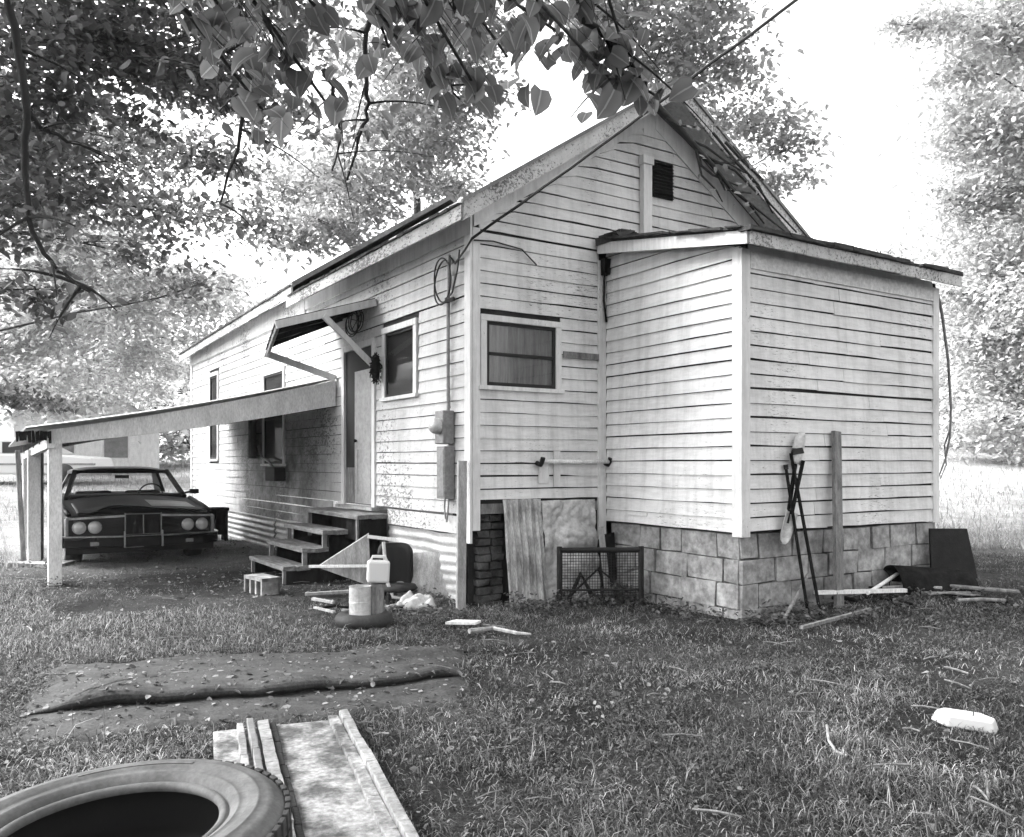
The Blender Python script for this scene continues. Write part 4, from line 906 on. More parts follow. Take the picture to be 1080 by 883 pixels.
def ribs(o):
    n = len(o.data.vertices); a = o.data.attributes.new('rib', 'FLOAT', 'POINT'); a.data.foreach_set('value', np.tile(np.array([1, 1, 1, 1] + [0] * 8, np.float32), n // 12))
def bez(a, b, c, n): return [a * ((1 - f) ** 2) + b * (2 * f * (1 - f)) + c * (f * f) for f in [i / n for i in range(n + 1)]]
def V3(p): return Vector((float(p[0]), float(p[1]), float(p[2])))
def clump_px(px, py, dep, rpx, flat=.75):           # a leaf clump given by where it shows, how far off it is and how wide
    r = rpx * dep / F; return ((px - W_ / 2) / F * dep, dep, EZ + (HY - py) / F * dep, r, flat)
def tree(name, label, base, top, rad, clumps, leaf, dens, mat, cat='tree', group=None, big=False, tilt=.5, droop=.35, seed=1, twigs=9, tw=.012, gapf=.45, limbz=.5, limbk=.08):
    rr = random.Random(seed); rs2 = np.random.RandomState(seed)
    base = V3(base); base.z = gz(base.x, base.y) - .1; top = V3(top)
    root = thing(name, label, cat, base, 0, group)
    tk = MB(); pts = [base.lerp(top, i / 8) + Vector((.12 * nz(i * .6, seed), .12 * nz(i * .6, seed + 5), 0)) * (i > 0) for i in range(9)]
    tk.tube([p - base for p in pts], [rad * (1.35 if i == 0 else 1 - .07 * i) for i in range(9)], 12)
    tk.build('trunk', M['bark'], root, sm=True)
    br = MB(); LP = []
    for (cx, cy_, cz, r, flat) in clumps:
        c = Vector((cx, cy_, cz)); k = min(8, max(2, int(8 * min(1, max(.25, (cz - base.z - r * limbz) / max(.1, top.z - base.z)) )))) ; s = pts[k]
        mid = s.lerp(c, rr.uniform(.35, .65)) + Vector((rr.uniform(-.12, .12), rr.uniform(-.12, .12), rr.uniform(-.02, .3))) * (c - s).length
        q = bez(s, mid, c, 9); r0 = max(.006, min(rad * limbk, .004 * (c - s).length + .004))
        q = [p + Vector((.22 * nz(i * .55, cx * 3), .22 * nz(i * .55, cz * 3 + 9), .22 * nz(i * .6, cy_ * 5 + 4))) * r if 0 < i < 9 else p for i, p in enumerate(q)]; br.tube([p - base for p in q], [r0 * (1 - .8 * i / 9) + .004 for i in range(10)], 6, cap=False)
        nl = int(dens * r * r * 12); tips = []
        for t in range(twigs):
            d = Vector((rr.gauss(0, 1), rr.gauss(0, 1), rr.gauss(-.1, .7) * flat)); d.normalize(); st = q[rr.randint(6, 9)]
            e = c + Vector((d.x * r, d.y * r, d.z * r * flat)) * rr.uniform(.65, 1.15)
            tq = bez(st, st.lerp(e, .5) + Vector((0, 0, .15 * r)), e, 5); br.tube([p - base for p in tq], [tw * (1 - .15 * i) for i in range(6)], 4, cap=False); tips.append(tq)
        per = max(4, nl // twigs)
        for tq in tips:
            f = rs2.beta(2.2, 1.2, per) * 5; i0 = np.minimum(4, f.astype(int)); fr = (f - i0)[:, None]
            A = np.array([tuple(p) for p in tq]); P = A[i0] * (1 - fr) + A[i0 + 1] * fr
            sg = r * .22 * gapf / .45; P = P + np.stack([rs2.normal(0, sg, per), rs2.normal(0, sg, per), rs2.normal(0, sg * .7, per)], 1); LP.append(P)
    br.build('branch', M['bark'] if rad > .06 else M['twig'], root, sm=True)
    P = np.concatenate(LP) - np.array(tuple(base))
    V, Fq = leaf_geo(P, leaf, tilt, droop, *( (BG_T, BG_F) if big else (SM_T, SM_F)), rs=rs2)
    cr = npmesh('crown', V, Fq, M[mat], root, sm=big)
    if big: ribs(cr)
    return root
K = clump_px
# tree whose boughs hang in from the left
tree('shade_tree', 'tall dark leaved tree at the left whose boughs hang over the carport and yard', (-8.6, 8.6, 0), (-7.6, 8.4, 8.5), .28,
     [K(20, 40, 6.5, 70), K(95, 20, 7, 75), K(60, 130, 7, 55), K(20, 215, 6.8, 60), K(120, 75, 7.6, 55), K(190, 40, 7.5, 80), K(150, 130, 8, 42), K(95, 215, 7.5, 55), K(180, 225, 8.5, 55), K(40, 305, 7.4, 45), K(210, 300, 9.5, 38), K(150, 270, 8.8, 42),
      K(250, 90, 8.5, 60), K(300, 30, 9, 75), K(235, 170, 9.5, 50), K(265, 235, 10.5, 45), K(10, 420, 9.5, 42, .4), K(60, 425, 10, 30, .4), K(-60, 120, 6.5, 120), K(330, 130, 10, 50), K(120, -80, 7, 140), K(280, -90, 8, 120), 
      K(30, 80, 6.8, 60), K(150, 20, 8, 60), K(220, 90, 8.5, 50), (-5, 4.2, 5.6, 1.3, .5), (-3.6, 3.4, 5.8, 1.3, .5), (-6, 5.6, 6.2, 1.4, .5), (-2.6, 4.6, 6.2, 1.2, .5), (-4.4, 2.2, 5.4, 1.3, .5), (-1.2, 3.6, 6.4, 1.2, .5), (-8.5, 15, 6.6, 1.5, .6), (-9.2, 13.5, 6.3, 1.4, .6), (-7.6, 16, 7, 1.4, .6), (-8.4, 14.2, 5.4, 1.1, .6)],  # clumps in plain coordinates are added to shade the yard and far wall
     .092, 195, 'leaf_dark', seed=3, twigs=18, tw=.004, gapf=.5, limbk=.06)
# near tree whose limb crosses overhead, big heart shaped leaves
tree('redbud_tree', 'near tree whose large heart shaped leaves droop into the top of the view', (-2.6, -1.4, 0), (-2.1, -.9, 3.9), .14,
     [K(300, 60, 3.3, 55), K(340, 15, 3.2, 60), K(280, 120, 3.5, 28), K(345, 110, 3.5, 26), K(410, 50, 3.5, 48), K(450, 85, 3.7, 40), K(500, 90, 3.6, 35), K(535, 60, 3.8, 30), K(590, 35, 3.6, 38), K(640, 55, 3.6, 38), K(670, 95, 3.7, 25), K(645, 85, 3.6, 25), K(430, 5, 3.3, 50), K(560, 0, 3.3, 40), K(240, 20, 3.4, 50),
      (-1.5, 1.2, 4.6, 1.1, .5), (.3, 1.6, 4.7, 1.2, .5), (-.6, -.3, 4.8, 1.3, .5), (1.6, .9, 4.9, 1.2, .5), (-2.8, .8, 4.6, 1.1, .5), (.9, -.6, 5, 1.3, .5), (2.6, 2.2, 5.2, 1.1, .5), (.2, 3.0, 5.4, 1.2, .5), (1.8, 3.6, 5.8, 1.2, .5), (3.2, 3.8, 6, 1.2, .5), (-1, 2.2, 5.6, 1.2, .5)],  # unseen clumps overhead, added to shade the foreground
     .086, 66, 'leaf_near', big=True, seed=8, twigs=7, tw=.003, tilt=.5, droop=1.0, gapf=.5)
# tree behind the house
hb_ = Vector((3.3, 16.4, 0))
tree('maple_tree', 'leafy tree rising behind the gable with its crown spreading over the roof on both sides', (hb_.x, hb_.y, 0), (hb_.x, hb_.y, 9.5), .3,
     [K(800, 120, 15, 48), K(845, 150, 15.5, 35), K(775, 180, 15, 40), K(850, 185, 16, 28), K(815, 195, 15.5, 25), K(740, 60, 14, 60), K(690, 40, 14, 60), K(790, 65, 14.5, 35), K(745, 120, 14, 45), K(715, 140, 13.5, 40), K(720, 190, 13.5, 30), K(760, 10, 14, 50), K(640, 20, 14, 50),
      K(700, -60, 14, 120), K(650, 20, 14, 45), K(610, 5, 15, 35)],
     .125, 85, 'leaf_mid', seed=5, twigs=18, tw=.006, gapf=.48, limbk=.05)
tree('maple_tree', 'leafy tree behind the long roof left of the gable, its crown filling the sky there', (-2.0, 19.2, 0), (-2.3, 19.2, 9.5), .15,
     [K(500, 100, 15, 55), K(470, 150, 15, 50), K(430, 180, 15, 45), K(400, 120, 14, 55), K(440, 80, 14, 60), K(390, 210, 15, 42), K(350, 180, 14, 55), K(330, 230, 15, 42), K(490, 50, 15, 50), K(480, 20, 14, 60), K(380, 40, 13, 60), K(300, 250, 15, 38), K(360, 240, 16, 35), K(450, -70, 15, 120), K(420, 130, 18, 60), K(470, 190, 18, 40), K(360, 200, 18, 55), K(300, 200, 17, 55)],
     .125, 100, 'leaf_mid', seed=25, twigs=18, tw=.006, gapf=.5, limbk=.05)
# big pale trees at the right edge and behind the addition
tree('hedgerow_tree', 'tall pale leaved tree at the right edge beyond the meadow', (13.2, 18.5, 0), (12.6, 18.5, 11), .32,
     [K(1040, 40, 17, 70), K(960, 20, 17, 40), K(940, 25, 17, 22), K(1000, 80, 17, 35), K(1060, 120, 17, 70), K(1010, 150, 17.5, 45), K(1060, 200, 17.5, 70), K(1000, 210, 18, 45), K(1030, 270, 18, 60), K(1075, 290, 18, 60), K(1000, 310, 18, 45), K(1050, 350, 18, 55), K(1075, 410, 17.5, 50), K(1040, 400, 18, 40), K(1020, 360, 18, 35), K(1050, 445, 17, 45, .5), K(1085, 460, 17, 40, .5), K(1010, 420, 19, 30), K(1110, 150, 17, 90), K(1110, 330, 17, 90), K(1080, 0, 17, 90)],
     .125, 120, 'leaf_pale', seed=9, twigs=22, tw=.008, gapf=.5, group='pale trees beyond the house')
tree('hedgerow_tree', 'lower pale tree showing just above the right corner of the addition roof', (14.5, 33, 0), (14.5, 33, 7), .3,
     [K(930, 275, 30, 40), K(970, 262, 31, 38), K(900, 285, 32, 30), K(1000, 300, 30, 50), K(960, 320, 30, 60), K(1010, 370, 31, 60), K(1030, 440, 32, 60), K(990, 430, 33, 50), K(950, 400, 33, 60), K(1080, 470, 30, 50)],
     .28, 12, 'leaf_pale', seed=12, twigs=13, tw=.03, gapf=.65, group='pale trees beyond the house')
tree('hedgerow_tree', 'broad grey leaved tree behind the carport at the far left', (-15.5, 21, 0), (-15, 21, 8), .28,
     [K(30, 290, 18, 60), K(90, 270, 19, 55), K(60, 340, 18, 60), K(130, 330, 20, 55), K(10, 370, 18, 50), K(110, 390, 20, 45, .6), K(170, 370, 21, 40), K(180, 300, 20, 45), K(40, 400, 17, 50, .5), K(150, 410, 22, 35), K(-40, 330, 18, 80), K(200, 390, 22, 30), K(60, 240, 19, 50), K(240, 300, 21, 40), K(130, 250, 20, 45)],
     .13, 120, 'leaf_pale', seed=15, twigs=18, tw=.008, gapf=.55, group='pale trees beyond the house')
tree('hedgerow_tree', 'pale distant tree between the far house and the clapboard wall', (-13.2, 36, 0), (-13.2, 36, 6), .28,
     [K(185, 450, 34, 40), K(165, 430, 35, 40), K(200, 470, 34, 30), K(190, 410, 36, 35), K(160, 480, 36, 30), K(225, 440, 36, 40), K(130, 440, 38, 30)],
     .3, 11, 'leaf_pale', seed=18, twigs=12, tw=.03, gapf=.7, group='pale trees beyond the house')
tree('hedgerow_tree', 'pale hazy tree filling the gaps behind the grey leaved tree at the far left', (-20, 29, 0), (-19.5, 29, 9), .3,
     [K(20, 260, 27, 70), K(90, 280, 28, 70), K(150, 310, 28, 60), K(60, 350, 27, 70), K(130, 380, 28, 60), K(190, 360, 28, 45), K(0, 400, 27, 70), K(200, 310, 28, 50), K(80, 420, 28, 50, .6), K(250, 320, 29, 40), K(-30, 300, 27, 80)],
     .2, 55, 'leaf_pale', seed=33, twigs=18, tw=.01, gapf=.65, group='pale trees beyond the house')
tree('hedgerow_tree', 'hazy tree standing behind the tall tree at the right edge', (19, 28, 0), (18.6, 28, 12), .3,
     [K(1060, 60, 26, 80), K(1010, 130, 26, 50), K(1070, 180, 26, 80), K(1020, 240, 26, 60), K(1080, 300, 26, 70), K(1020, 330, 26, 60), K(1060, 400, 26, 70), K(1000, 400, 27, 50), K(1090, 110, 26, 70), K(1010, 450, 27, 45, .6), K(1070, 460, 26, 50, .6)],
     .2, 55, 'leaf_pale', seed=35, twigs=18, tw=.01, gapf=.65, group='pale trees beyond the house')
# far woods closing the view
rs3 = np.random.RandomState(4); n = 15000
xs = rs3.uniform(-130, 130, n); ys = 75 + 25 * rs3.rand(n) - .0 * xs; hh = np.array([6 + 4.5 * nz(x * .09, 3) + 2 * nz(x * .3, 7) for x in xs]) ; zz = rs3.rand(n) ** .8 * hh
g0 = np.array([gz(x, y) for x, y in zip(xs, ys)]); V, Fq = leaf_geo(np.stack([xs, ys, g0 + zz], 1), 1.3, .9, .2, rs=rs3)
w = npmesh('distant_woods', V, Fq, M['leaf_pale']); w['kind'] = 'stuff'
# dark drooping branches that show against the sky
def hanging(pts, r, label, side=7, seed=1, leaf=.09, nl=40, mat='leaf_dark', big=False):
    rr = random.Random(seed); b = MB(); W = [Vector(((px - W_ / 2) / F * d, d, EZ + (HY - py) / F * d)) for px, py, d in pts]
    W.insert(0, W[0] + Vector((-.25, .2, 1.3))) if pts[0][1] < 0 else None
    o0 = W[0].copy(); q = []
    for i in range(len(W) - 1):
        for k in range(4): q.append(W[i].lerp(W[i + 1], k / 4) + Vector((rr.gauss(0, .008), 0, rr.gauss(0, .008))))
    q.append(W[-1]); n = len(q); b.tube([p - o0 for p in q], [r * (1 - .75 * i / n) for i in range(n)], 6); LPs = []
    for k in range(side):
        i = rr.randint(n // 5, n - 1); d = Vector((rr.gauss(0, 1), rr.gauss(0, .5), rr.gauss(-.5, .5))); d.normalize(); L_ = rr.uniform(.25, .6); e = q[i] + d * L_
        tq = bez(q[i], q[i] + d * L_ * .5 + Vector((0, 0, .06)), e, 5); b.tube([p - o0 for p in tq], [r * .4 * (1 - .15 * j) for j in range(6)], 4)
        for j in range(nl // side): f = rr.random(); LPs.append(tuple(tq[int(f * 5)] - o0 + Vector((rr.gauss(0, .06), rr.gauss(0, .06), rr.gauss(0, .05)))))
    o = b.build('hanging_branch', M['twig'], None, sm=True, loc=o0); tag(o, label, 'branch', 'dark branches hanging against the sky')
    V, Fq = leaf_geo(LPs, leaf, .6, .6, *((BG_T, BG_F) if big else (SM_T, SM_F))); lv = npmesh('leaves', V, Fq, M[mat], o, sm=big)
    if big: ribs(lv)
    return o
hanging([(2, -40, 6), (15, 30, 6), (28, 118, 6), (26, 180, 6.1), (32, 245, 6.1), (60, 285, 6.2), (95, 308, 6.2)], .04, 'dark branch drooping down the left edge of the view', 9, 1, nl=70)
hanging([(28, 118, 6.05), (45, 135, 6.2), (80, 150, 6.4), (120, 170, 6.6)], .022, 'thin dark branch forking right off the branch at the left edge', 5, 2, nl=40)
hanging([(262, -20, 4.5), (262, 20, 4.5), (258, 40, 4.6), (235, 55, 4.6), (222, 75, 4.7)], .02, 'crooked dark branch hanging at the top left of the big leaves', 5, 3, nl=24)
hanging([(258, 60, 5.0), (262, 90, 5.1), (250, 155, 5.2), (232, 215, 5.3)], .022, 'dark bare twig hanging left of the roof eave', 6, 4, nl=30)
hanging([(410, -10, 4.6), (385, 35, 4.6), (387, 100, 4.7), (384, 135, 4.8), (366, 190, 4.9)], .022, 'dark twig hanging in the middle below the heart shaped leaves', 6, 5, nl=24)
hanging([(340, 70, 4.4), (358, 110, 4.5), (360, 140, 4.6), (350, 180, 4.7)], .014, 'short dark twig hanging left of the middle twig', 4, 6, nl=14)
hanging([(608, -15, 3.4), (620, 20, 3.4), (640, 40, 3.5), (650, 55, 3.5), (672, 75, 3.55), (690, 100, 3.6)], .02, 'dark branch at the top carrying large leaves in front of the gable peak', 4, 7, nl=26, leaf=.11, mat='leaf_near', big=True)
hanging([(490, -10, 3.6), (465, 40, 3.6), (470, 80, 3.7), (485, 105, 3.7)], .012, 'thin dark branch carrying large leaves left of the gable peak', 4, 8, nl=26, leaf=.11, mat='leaf_near', big=True)
# bare vine over the right slope of the gable
b = MB(); rr = random.Random(21)
def gp(px, py, t=-.40):                               # a spot on the plane just before the rake
    o = HA + dL * t; rx = (px - W_ / 2) / F; den = dR.x - rx * dR.y; s = (rx * o.y - o.x) / den; p = o + dR * s; return Vector((p.x, p.y, EZ + (HY - py) / F * p.y))
main = [(676, 96), (692, 112), (710, 130), (722, 142), (738, 160), (752, 175), (770, 198), (790, 215), (806, 236)]
b.tube([gp(*q, t=-.41 + .03 * math.sin(i)) for i, q in enumerate(main)], [.042, .042, .038, .034, .028, .022, .018, .013, .008], 6)
for q in ([(703, 125), (715, 132), (742, 135)], [(728, 148), (745, 155), (765, 170), (785, 182)], [(735, 158), (740, 175), (752, 185), (778, 196)], [(748, 172), (770, 172), (790, 165)], [(755, 180), (765, 200), (792, 204)], [(720, 140), (734, 158), (740, 185), (755, 200), (762, 213)], [(760, 186), (785, 210), (800, 222), (830, 246)], [(745, 165), (775, 180), (800, 205)], [(770, 165), (790, 185), (812, 215), (840, 245)], [(765, 150), (785, 172), (805, 190)], [(752, 140), (772, 165), (800, 195), (815, 225)]):
    b.tube([gp(*k, t=-.40 - .03 * rr.random()) for k in q], [.016 - .0024 * i for i in range(len(q))], 5)
vn = tag(b.build('climbing_vine', M['twig'], None, sm=True), 'bare dark vine creeping down the right slope of the gable', 'vine')
PP = []
for i in range(45):
    q = rr.choice([(760, 165), (745, 140), (775, 180), (790, 200), (735, 125)]); PP.append(tuple(gp(q[0] + rr.gauss(0, 14), q[1] + rr.gauss(0, 14), t=-.42 - .12 * rr.random())))
V, Fq = leaf_geo(PP, .07, .7, .5); npmesh('leaves', V, Fq, M['leaf_mid'], vn)
# ------------------------------------------------------------------ distance: far house and a pale parked car
hx, hy_ = -15.6, 31; fh = thing('far_house', 'small white gabled house far behind the carport at the left', 'house', (hx, hy_, gz(hx, hy_)), .5)
b = MB(); b.prism([(-2.4, 0, -.5), (2.4, 0, -.5), (2.4, 0, 2.0), (0, 0, 3.3), (-2.4, 0, 2.0)], (0, 6, 0)); b.build('wall', M['whitewood'], fh)
b = MB(); b.prism([(-2.7, -.3, 1.86), (0, -.3, 3.33), (0, -.3, 3.45), (-2.7, -.3, 1.98)], (0, 6.6, 0)); b.prism([(2.7, -.3, 1.86), (2.7, -.3, 1.98), (0, -.3, 3.45), (0, -.3, 3.33)], (0, 6.6, 0)); b.build('roof', M['palemetal'], fh)
for x in (-1.3, .5): b = MB(); b.box(x, x + .8, -.03, -.002, .6, 1.7); b.build('window', M['greymetal'], fh)
wx, wy = -15.2, 26; wc = thing('parked_car', 'pale car parked far off in the grass behind the carport posts', 'car', (wx, wy, gz(wx, wy)), 0.12)
b = MB(); pr = [(-2.5, .28), (-2.45, .75), (-1.6, .88), (1.0, .92), (2.4, .80), (2.5, .45), (2.45, .28)]; b.prism([(x, -.85, z) for x, z in pr], (0, 1.7, 0)); b.build('body', M['whiteplastic'], wc, bevel=.06)
b = MB(); pr = [(-1.7, .87), (-1.0, 1.34), (.5, 1.36), (1.35, .90)]; b.prism([(x, -.75, z) for x, z in pr], (0, 1.5, 0)); b.build('cabin', M['whiteplastic'], wc, bevel=.06)
b = MB()
for (x0, x1) in ((-1.4, -.3), (-.2, .85)): b.prism([(x0, -.757, .93), (x1, -.757, .93), (x1 - .15 * (x1 > 0), -.757, 1.26), (x0 + .25 * (x0 < -1), -.757, 1.26)], (0, .006, 0))
b.build('side_window', M['carblack'], wc)
for x in (-1.6, 1.6):
    b = MB(); b.lathe([(.001, -.1), (.3, -.1), (.32, 0), (.3, .1), (.001, .1)], 20, Matrix.Translation((x, -.78, .3)) @ Matrix.Rotation(math.pi / 2, 4, 'X')); b.build('wheel', M['rubber'], wc, sm=True)
b = MB(); b.box(-2.5, 2.5, -.865, -.851, .56, .62); b.build('side_trim', M['greymetal'], wc)
# ------------------------------------------------------------------ grass, litter, weeds
poly_rug = [cA.xy, cB.xy, cC.xy, cD.xy]
def inpoly(x, y, P):
    c = False; j = len(P) - 1
    for i in range(len(P)):
        if (P[i][1] > y) != (P[j][1] > y) and x < (P[j][0] - P[i][0]) * (y - P[i][1]) / (P[j][1] - P[i][1]) + P[i][0]: c = not c
        j = i
    return c
pnM = pn.matrix_basis.inverted()
def grass_ok(x, y):
    u, t = w2loc(x, y)
    if u > -.02 and t > -.02 and u < 4.4: return 0
    if u > LU - .02 and u < LU + LW + .02 and t > LT - .03: return 0
    if inpoly(x, y, poly_rug): return .015 if all(inpoly(x + a, y + c, poly_rug) for a, c in ((.13, 0), (-.13, 0), (0, .1), (0, -.1))) else .5
    q = pnM @ Vector((x, y, 0))
    if -.62 < q.x < .01 and -PLn < q.y < .01: return 0
    if (x + 1.075) ** 2 + (y - 2.27) ** 2 < .26: return 0
    d = 1.0
    if -3.3 < u < 0 and 3.0 < t < 12: d = .05                       # under the carport
    elif u < 0 and t > .2: d = .25 if u > -3 else .8
    if t < -1.0 and u < .2: d = min(d, .8)
    n_ = nz(x * .55, y * .55, 1.5) + .8 * nz(x * 1.7, y * 1.7, 4) + .7 * nz(x * 5, y * 5, 7)
    d *= min(1, max(.05, .50 + 1.0 * n_))
    # trodden ground before the addition at the right and between carpet and steps
    if u > 1.2 and -3.2 < t < LT: d *= .45
    if x < -.6 and u < -.3 and (6.9 < y < 9 or (x > -1.8 and 6.3 < y < 9)): d *= .4
    if x < -2.0 and y < 4.5: d *= .5
    return d
def blades(pts, hmin, hmax, wid, mat, name, rs, lean=1.0):
    P = np.array(pts); n = len(P); az = rs.uniform(0, 6.283, n); th = np.clip(np.abs(rs.normal(lean, .38, n)), 0, 1.5); L = rs.uniform(hmin, hmax, n) * (1 + .8 * (rs.rand(n) < .06)); w = wid * rs.uniform(.6, 1.4, n)
    dx = np.cos(az); dy = np.sin(az); px, py = -dy, dx; V = np.zeros((n, 6, 3))
    for k, (f, tf, ww) in enumerate(((0, 0, 1), (.55, .55, .85), (1.0, 1.0, .12))):
        hx = L * f * np.sin(th * tf + .1); hz = L * f * np.cos(th * tf) * (1 - .15 * f * th)
        for s, sg in ((0, -1), (1, 1)): V[:, 2 * k + s] = np.stack([P[:, 0] + dx * hx + sg * px * w * ww, P[:, 1] + dy * hx + sg * py * w * ww, P[:, 2] + hz], 1)
    Fq = np.array([(0, 1, 3, 2), (2, 3, 5, 4)])[None] + (np.arange(n) * 6)[:, None, None]
    o = npmesh(name, V.reshape(-1, 3), Fq.reshape(-1, 4), M[mat]); o['kind'] = 'stuff'; return o
rs4 = np.random.RandomState(31); pts = []
while len(pts) < 205000:
    y = 2.3 + 10.5 * rs4.rand() ** 1.55; x = rs4.uniform(-1, 1) * (.66 * y + 2.2); d = grass_ok(x, y)
    if rs4.rand() < d: pts.append((x, y, gz(x, y) - .004))
blades(pts, .015, .060, .0019, 'grass', 'grass', rs4)
pts = []
while len(pts) < 80000:                                  # dead matted strands between the blades
    y = 2.3 + 9.5 * rs4.rand() ** 1.5; x = rs4.uniform(-1, 1) * (.66 * y + 2.0); d = grass_ok(x, y)
    if d > .03 and rs4.rand() < .45 + .5 * d: pts.append((x, y, gz(x, y) + .003))
blades(pts, .015, .07, .0015, 'thatch', 'dead_grass', rs4, 1.42)
pts = []
while len(pts) < 3200:                                  # taller tufts and stalks
    y = 2.4 + 7 * rs4.rand() ** 1.4; x = rs4.uniform(-1, 1) * (.66 * y + .5)
    if rs4.rand() < grass_ok(x, y) and nz(x * 1.3, y * 1.3, 9) > .08: pts.append((x, y, gz(x, y) - .004))
blades(pts, .05, .12, .0018, 'grass', 'tall_grass', rs4, .7)
pts = []
while len(pts) < 42000:
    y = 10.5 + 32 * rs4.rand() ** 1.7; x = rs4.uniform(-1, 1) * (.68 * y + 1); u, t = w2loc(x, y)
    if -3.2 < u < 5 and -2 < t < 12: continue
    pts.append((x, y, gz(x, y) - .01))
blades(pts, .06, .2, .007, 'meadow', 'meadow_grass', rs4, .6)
_r = bpy.data.objects['old_carpet'].data; RUGV = np.zeros(len(_r.vertices) * 3, np.float32); _r.vertices.foreach_get('co', RUGV); RUGV = RUGV.reshape(-1, 3)
def surf(x, y):
    z = gz(x, y)
    if inpoly(x, y, poly_rug):
        m = (np.abs(RUGV[:, 0] - x) < .03) & (np.abs(RUGV[:, 1] - y) < .03)
        if m.any(): return max(z + .012, float(RUGV[m, 2].max()) + .008)
    return z + .012
P = []
while len(P) < 2600:
    y = 2.6 + 8.0 * rs4.rand() ** 1.2; x = rs4.uniform(-1, 1) * (.66 * y + .4); u, t = w2loc(x, y)
    if u > -.02 and t > -.02: continue
    if u > LU and t > LT - .03: continue
    q = 1.0 if (u < -.1 and t > -3.2) else .14
    if inpoly(x, y, poly_rug): q = 1.0
    if rs4.rand() < q: P.append((x, y, surf(x, y)))
P += [(float(v[0]), float(v[1]), float(v[2]) + .008) for v in RUGV[rs4.randint(0, len(RUGV), 120)]]
V, Fq = leaf_geo(P, .042, .5, .02, rs=rs4); npmesh('leaf_litter', V, Fq, M['litter'])['kind'] = 'stuff'
b = MB(); rr = random.Random(77)                        # twigs and splinters strewn about
for k in range(170):
    y = 2.9 + 6.5 * rr.random(); x = rr.uniform(-1, 1) * (.62 * y); u, t = w2loc(x, y)
    if (u > -.02 and t > -.1) or (u > LU - .1 and t > LT - .1): continue
    a = rr.uniform(0, 6.28); L_ = rr.uniform(.04, .22); z = surf(x, y) + .012; e = Vector((math.cos(a) * L_, math.sin(a) * L_, rr.uniform(-.005, .02)))
    c = Vector((x, y, z)); b.tube([c, c + e * .5 + Vector((0, 0, .006)), c + e], rr.uniform(.002, .0055), 4)
b.build('fallen_twigs', M['greywood'])['kind'] = 'stuff'
pts = []
while len(pts) < 13000:                                 # paler grass in a strip before the carport
    y = rs4.uniform(5.3, 9.4); x = rs4.uniform(-6.6, -1.0); u, t = w2loc(x, y); q = at(0, 640)
    if u > -3.1 and t > 1.2: continue
    w_ = smooth(-1.0, -2.2, x) * smooth(7.6, 6.6, y) if u > -3.1 else .7
    if rs4.rand() < w_ * min(1, max(0, .7 + nz(x * 1.5, y * 1.5, 44))) and not inpoly(x, y, poly_rug): pts.append((x, y, gz(x, y) - .003))
blades(pts, .025, .075, .0022, 'pale_grass', 'pale_grass', rs4, .9)
P = []
while len(P) < 9000:                                    # chaff, crumbs and bits of leaf on the bare soil
    y = 2.5 + 8 * rs4.rand() ** 1.3; x = rs4.uniform(-1, 1) * (.66 * y + .4); u, t = w2loc(x, y)
    if (u > -.02 and t > -.02) or (u > LU and t > LT - .03): continue
    P.append((x, y, surf(x, y)))
V, Fq = leaf_geo(P, .016, .6, .05, rs=rs4); npmesh('chaff', V, Fq, M['litter'])['kind'] = 'stuff'
P = []
while len(P) < 14000:                                   # broad leaved lawn weeds in patches
    y = 2.5 + 7 * rs4.rand() ** 1.4; x = rs4.uniform(-1, 1) * (.66 * y + .4)
    if nz(x * .9, y * .9, 21) > .12 and rs4.rand() < grass_ok(x, y) * 1.5:
        for j in range(5): P.append((x + rs4.normal(0, .02), y + rs4.normal(0, .02), gz(x, y) + rs4.uniform(.008, .045)))
V, Fq = leaf_geo(P, .02, .5, .1, rs=rs4); npmesh('lawn_weeds', V, Fq, M['weed'])['kind'] = 'stuff'
P = []
def weeds(u0, u1, t0, t1, n, hmax):
    for k in range(n):
        u = rs4.uniform(u0, u1); t = t0 + (t1 - t0) * rs4.rand(); p = lw(u, t); h = hmax * rs4.uniform(.3, 1) 
        for j in range(16): P.append((p.x + rs4.normal(0, .035), p.y + rs4.normal(0, .035), p.z + h * rs4.rand()))
weeds(LU - .05, 2.1, LT - .06, LT - .36, 46, .18); weeds(2.1, LU + LW, LT - .3, LT - .6, 40, .10); weeds(.2, 1.5, -.3, -.65, 70, .18); weeds(LU - .12, LU - .3, LT, -.3, 26, .16); weeds(-.45, -.05, .1, 1.5, 50, .16); weeds(-.9, -.3, -.5, .2, 20, .1); weeds(-2.2, -.1, 4.8, 8.5, 26, .15); weeds(2.2, 4.6, -2.9, -2.2, 40, .10); weeds(-3.5, -2.8, 5.5, 6.6, 14, .14); weeds(-3.1, -2.85, 3.3, 3.6, 6, .12)
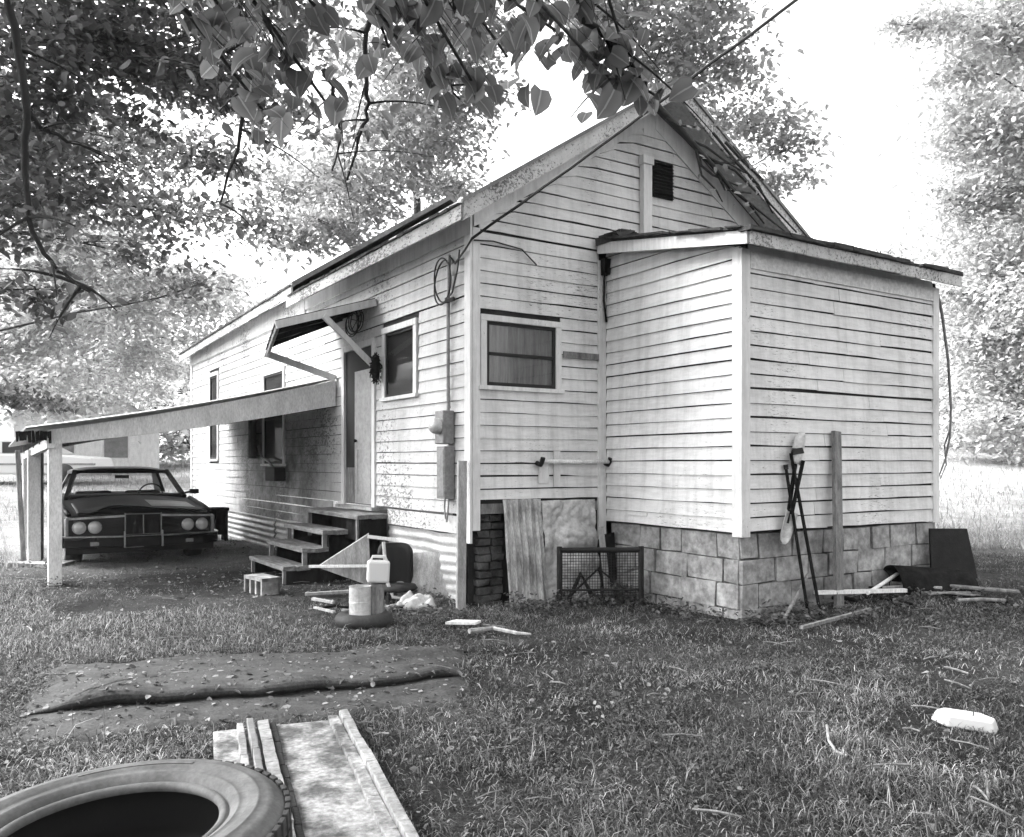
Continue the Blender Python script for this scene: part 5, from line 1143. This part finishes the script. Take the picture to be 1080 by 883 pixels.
V, Fq = leaf_geo(P, .038, .6, .1, rs=rs4); npmesh('weeds', V, Fq, M['weed'])['kind'] = 'stuff'
# ------------------------------------------------------------------ light: white overcast sky, weak broad sun from the left front
SUN = Vector((-.68, .16, .71)).normalized(); el = math.asin(SUN.z); az = math.atan2(SUN.x, SUN.y)
wd = bpy.data.worlds.new('World'); S.world = wd; wd.use_nodes = True; nt = wd.node_tree; bg = nt.nodes['Background']
sk = N(nt, 'ShaderNodeTexSky', sky_type='NISHITA'); sk.sun_disc = False; sk.sun_elevation = el; sk.sun_rotation = az; sk.air_density = 1.0; sk.dust_density = 6.0; sk.ozone_density = 1.0; sk.altitude = 0
bw = N(nt, 'ShaderNodeRGBToBW'); nt.links.new(sk.outputs[0], bw.inputs[0]); nt.links.new(bw.outputs[0], bg.inputs[0]); bg.inputs[1].default_value = SKY
sl = bpy.data.lights.new('sun', 'SUN'); sl.energy = SUNE; sl.angle = math.radians(14); sl.color = (1, 1, 1); so_ = bpy.data.objects.new('sun', sl); COL.objects.link(so_); so_.rotation_euler = SUN.to_track_quat('Z', 'Y').to_euler()
if HAZE > 0:
    b = MB(); b.box(-125, 125, -12, 110, -3, 34); hz = b.build('haze', None, None); hz['kind'] = 'stuff'
    m = bpy.data.materials.new('haze'); m.use_nodes = True; t = m.node_tree; t.nodes.remove(t.nodes['Principled BSDF']); pv = N(t, 'ShaderNodeVolumePrincipled')
    pv.inputs['Color'].default_value = (.97, .97, .97, 1); pv.inputs['Density'].default_value = HAZE; pv.inputs['Anisotropy'].default_value = .2; t.links.new(pv.outputs[0], t.nodes['Material Output'].inputs['Volume']); hz.data.materials.append(m)
vs = S.view_settings; S.display_settings.display_device = 'sRGB'; vs.view_transform = 'Standard'; vs.look = 'None'; vs.gamma = 1; vs.use_curve_mapping = False; vs.exposure = EXPO
cy_ = S.cycles; cy_.use_denoising = True; cy_.max_bounces = 8; cy_.diffuse_bounces = 4; cy_.transparent_max_bounces = 16; cy_.caustics_reflective = False; cy_.caustics_refractive = False
try: cy_.denoiser = 'OPENIMAGEDENOISE'
except Exception: pass
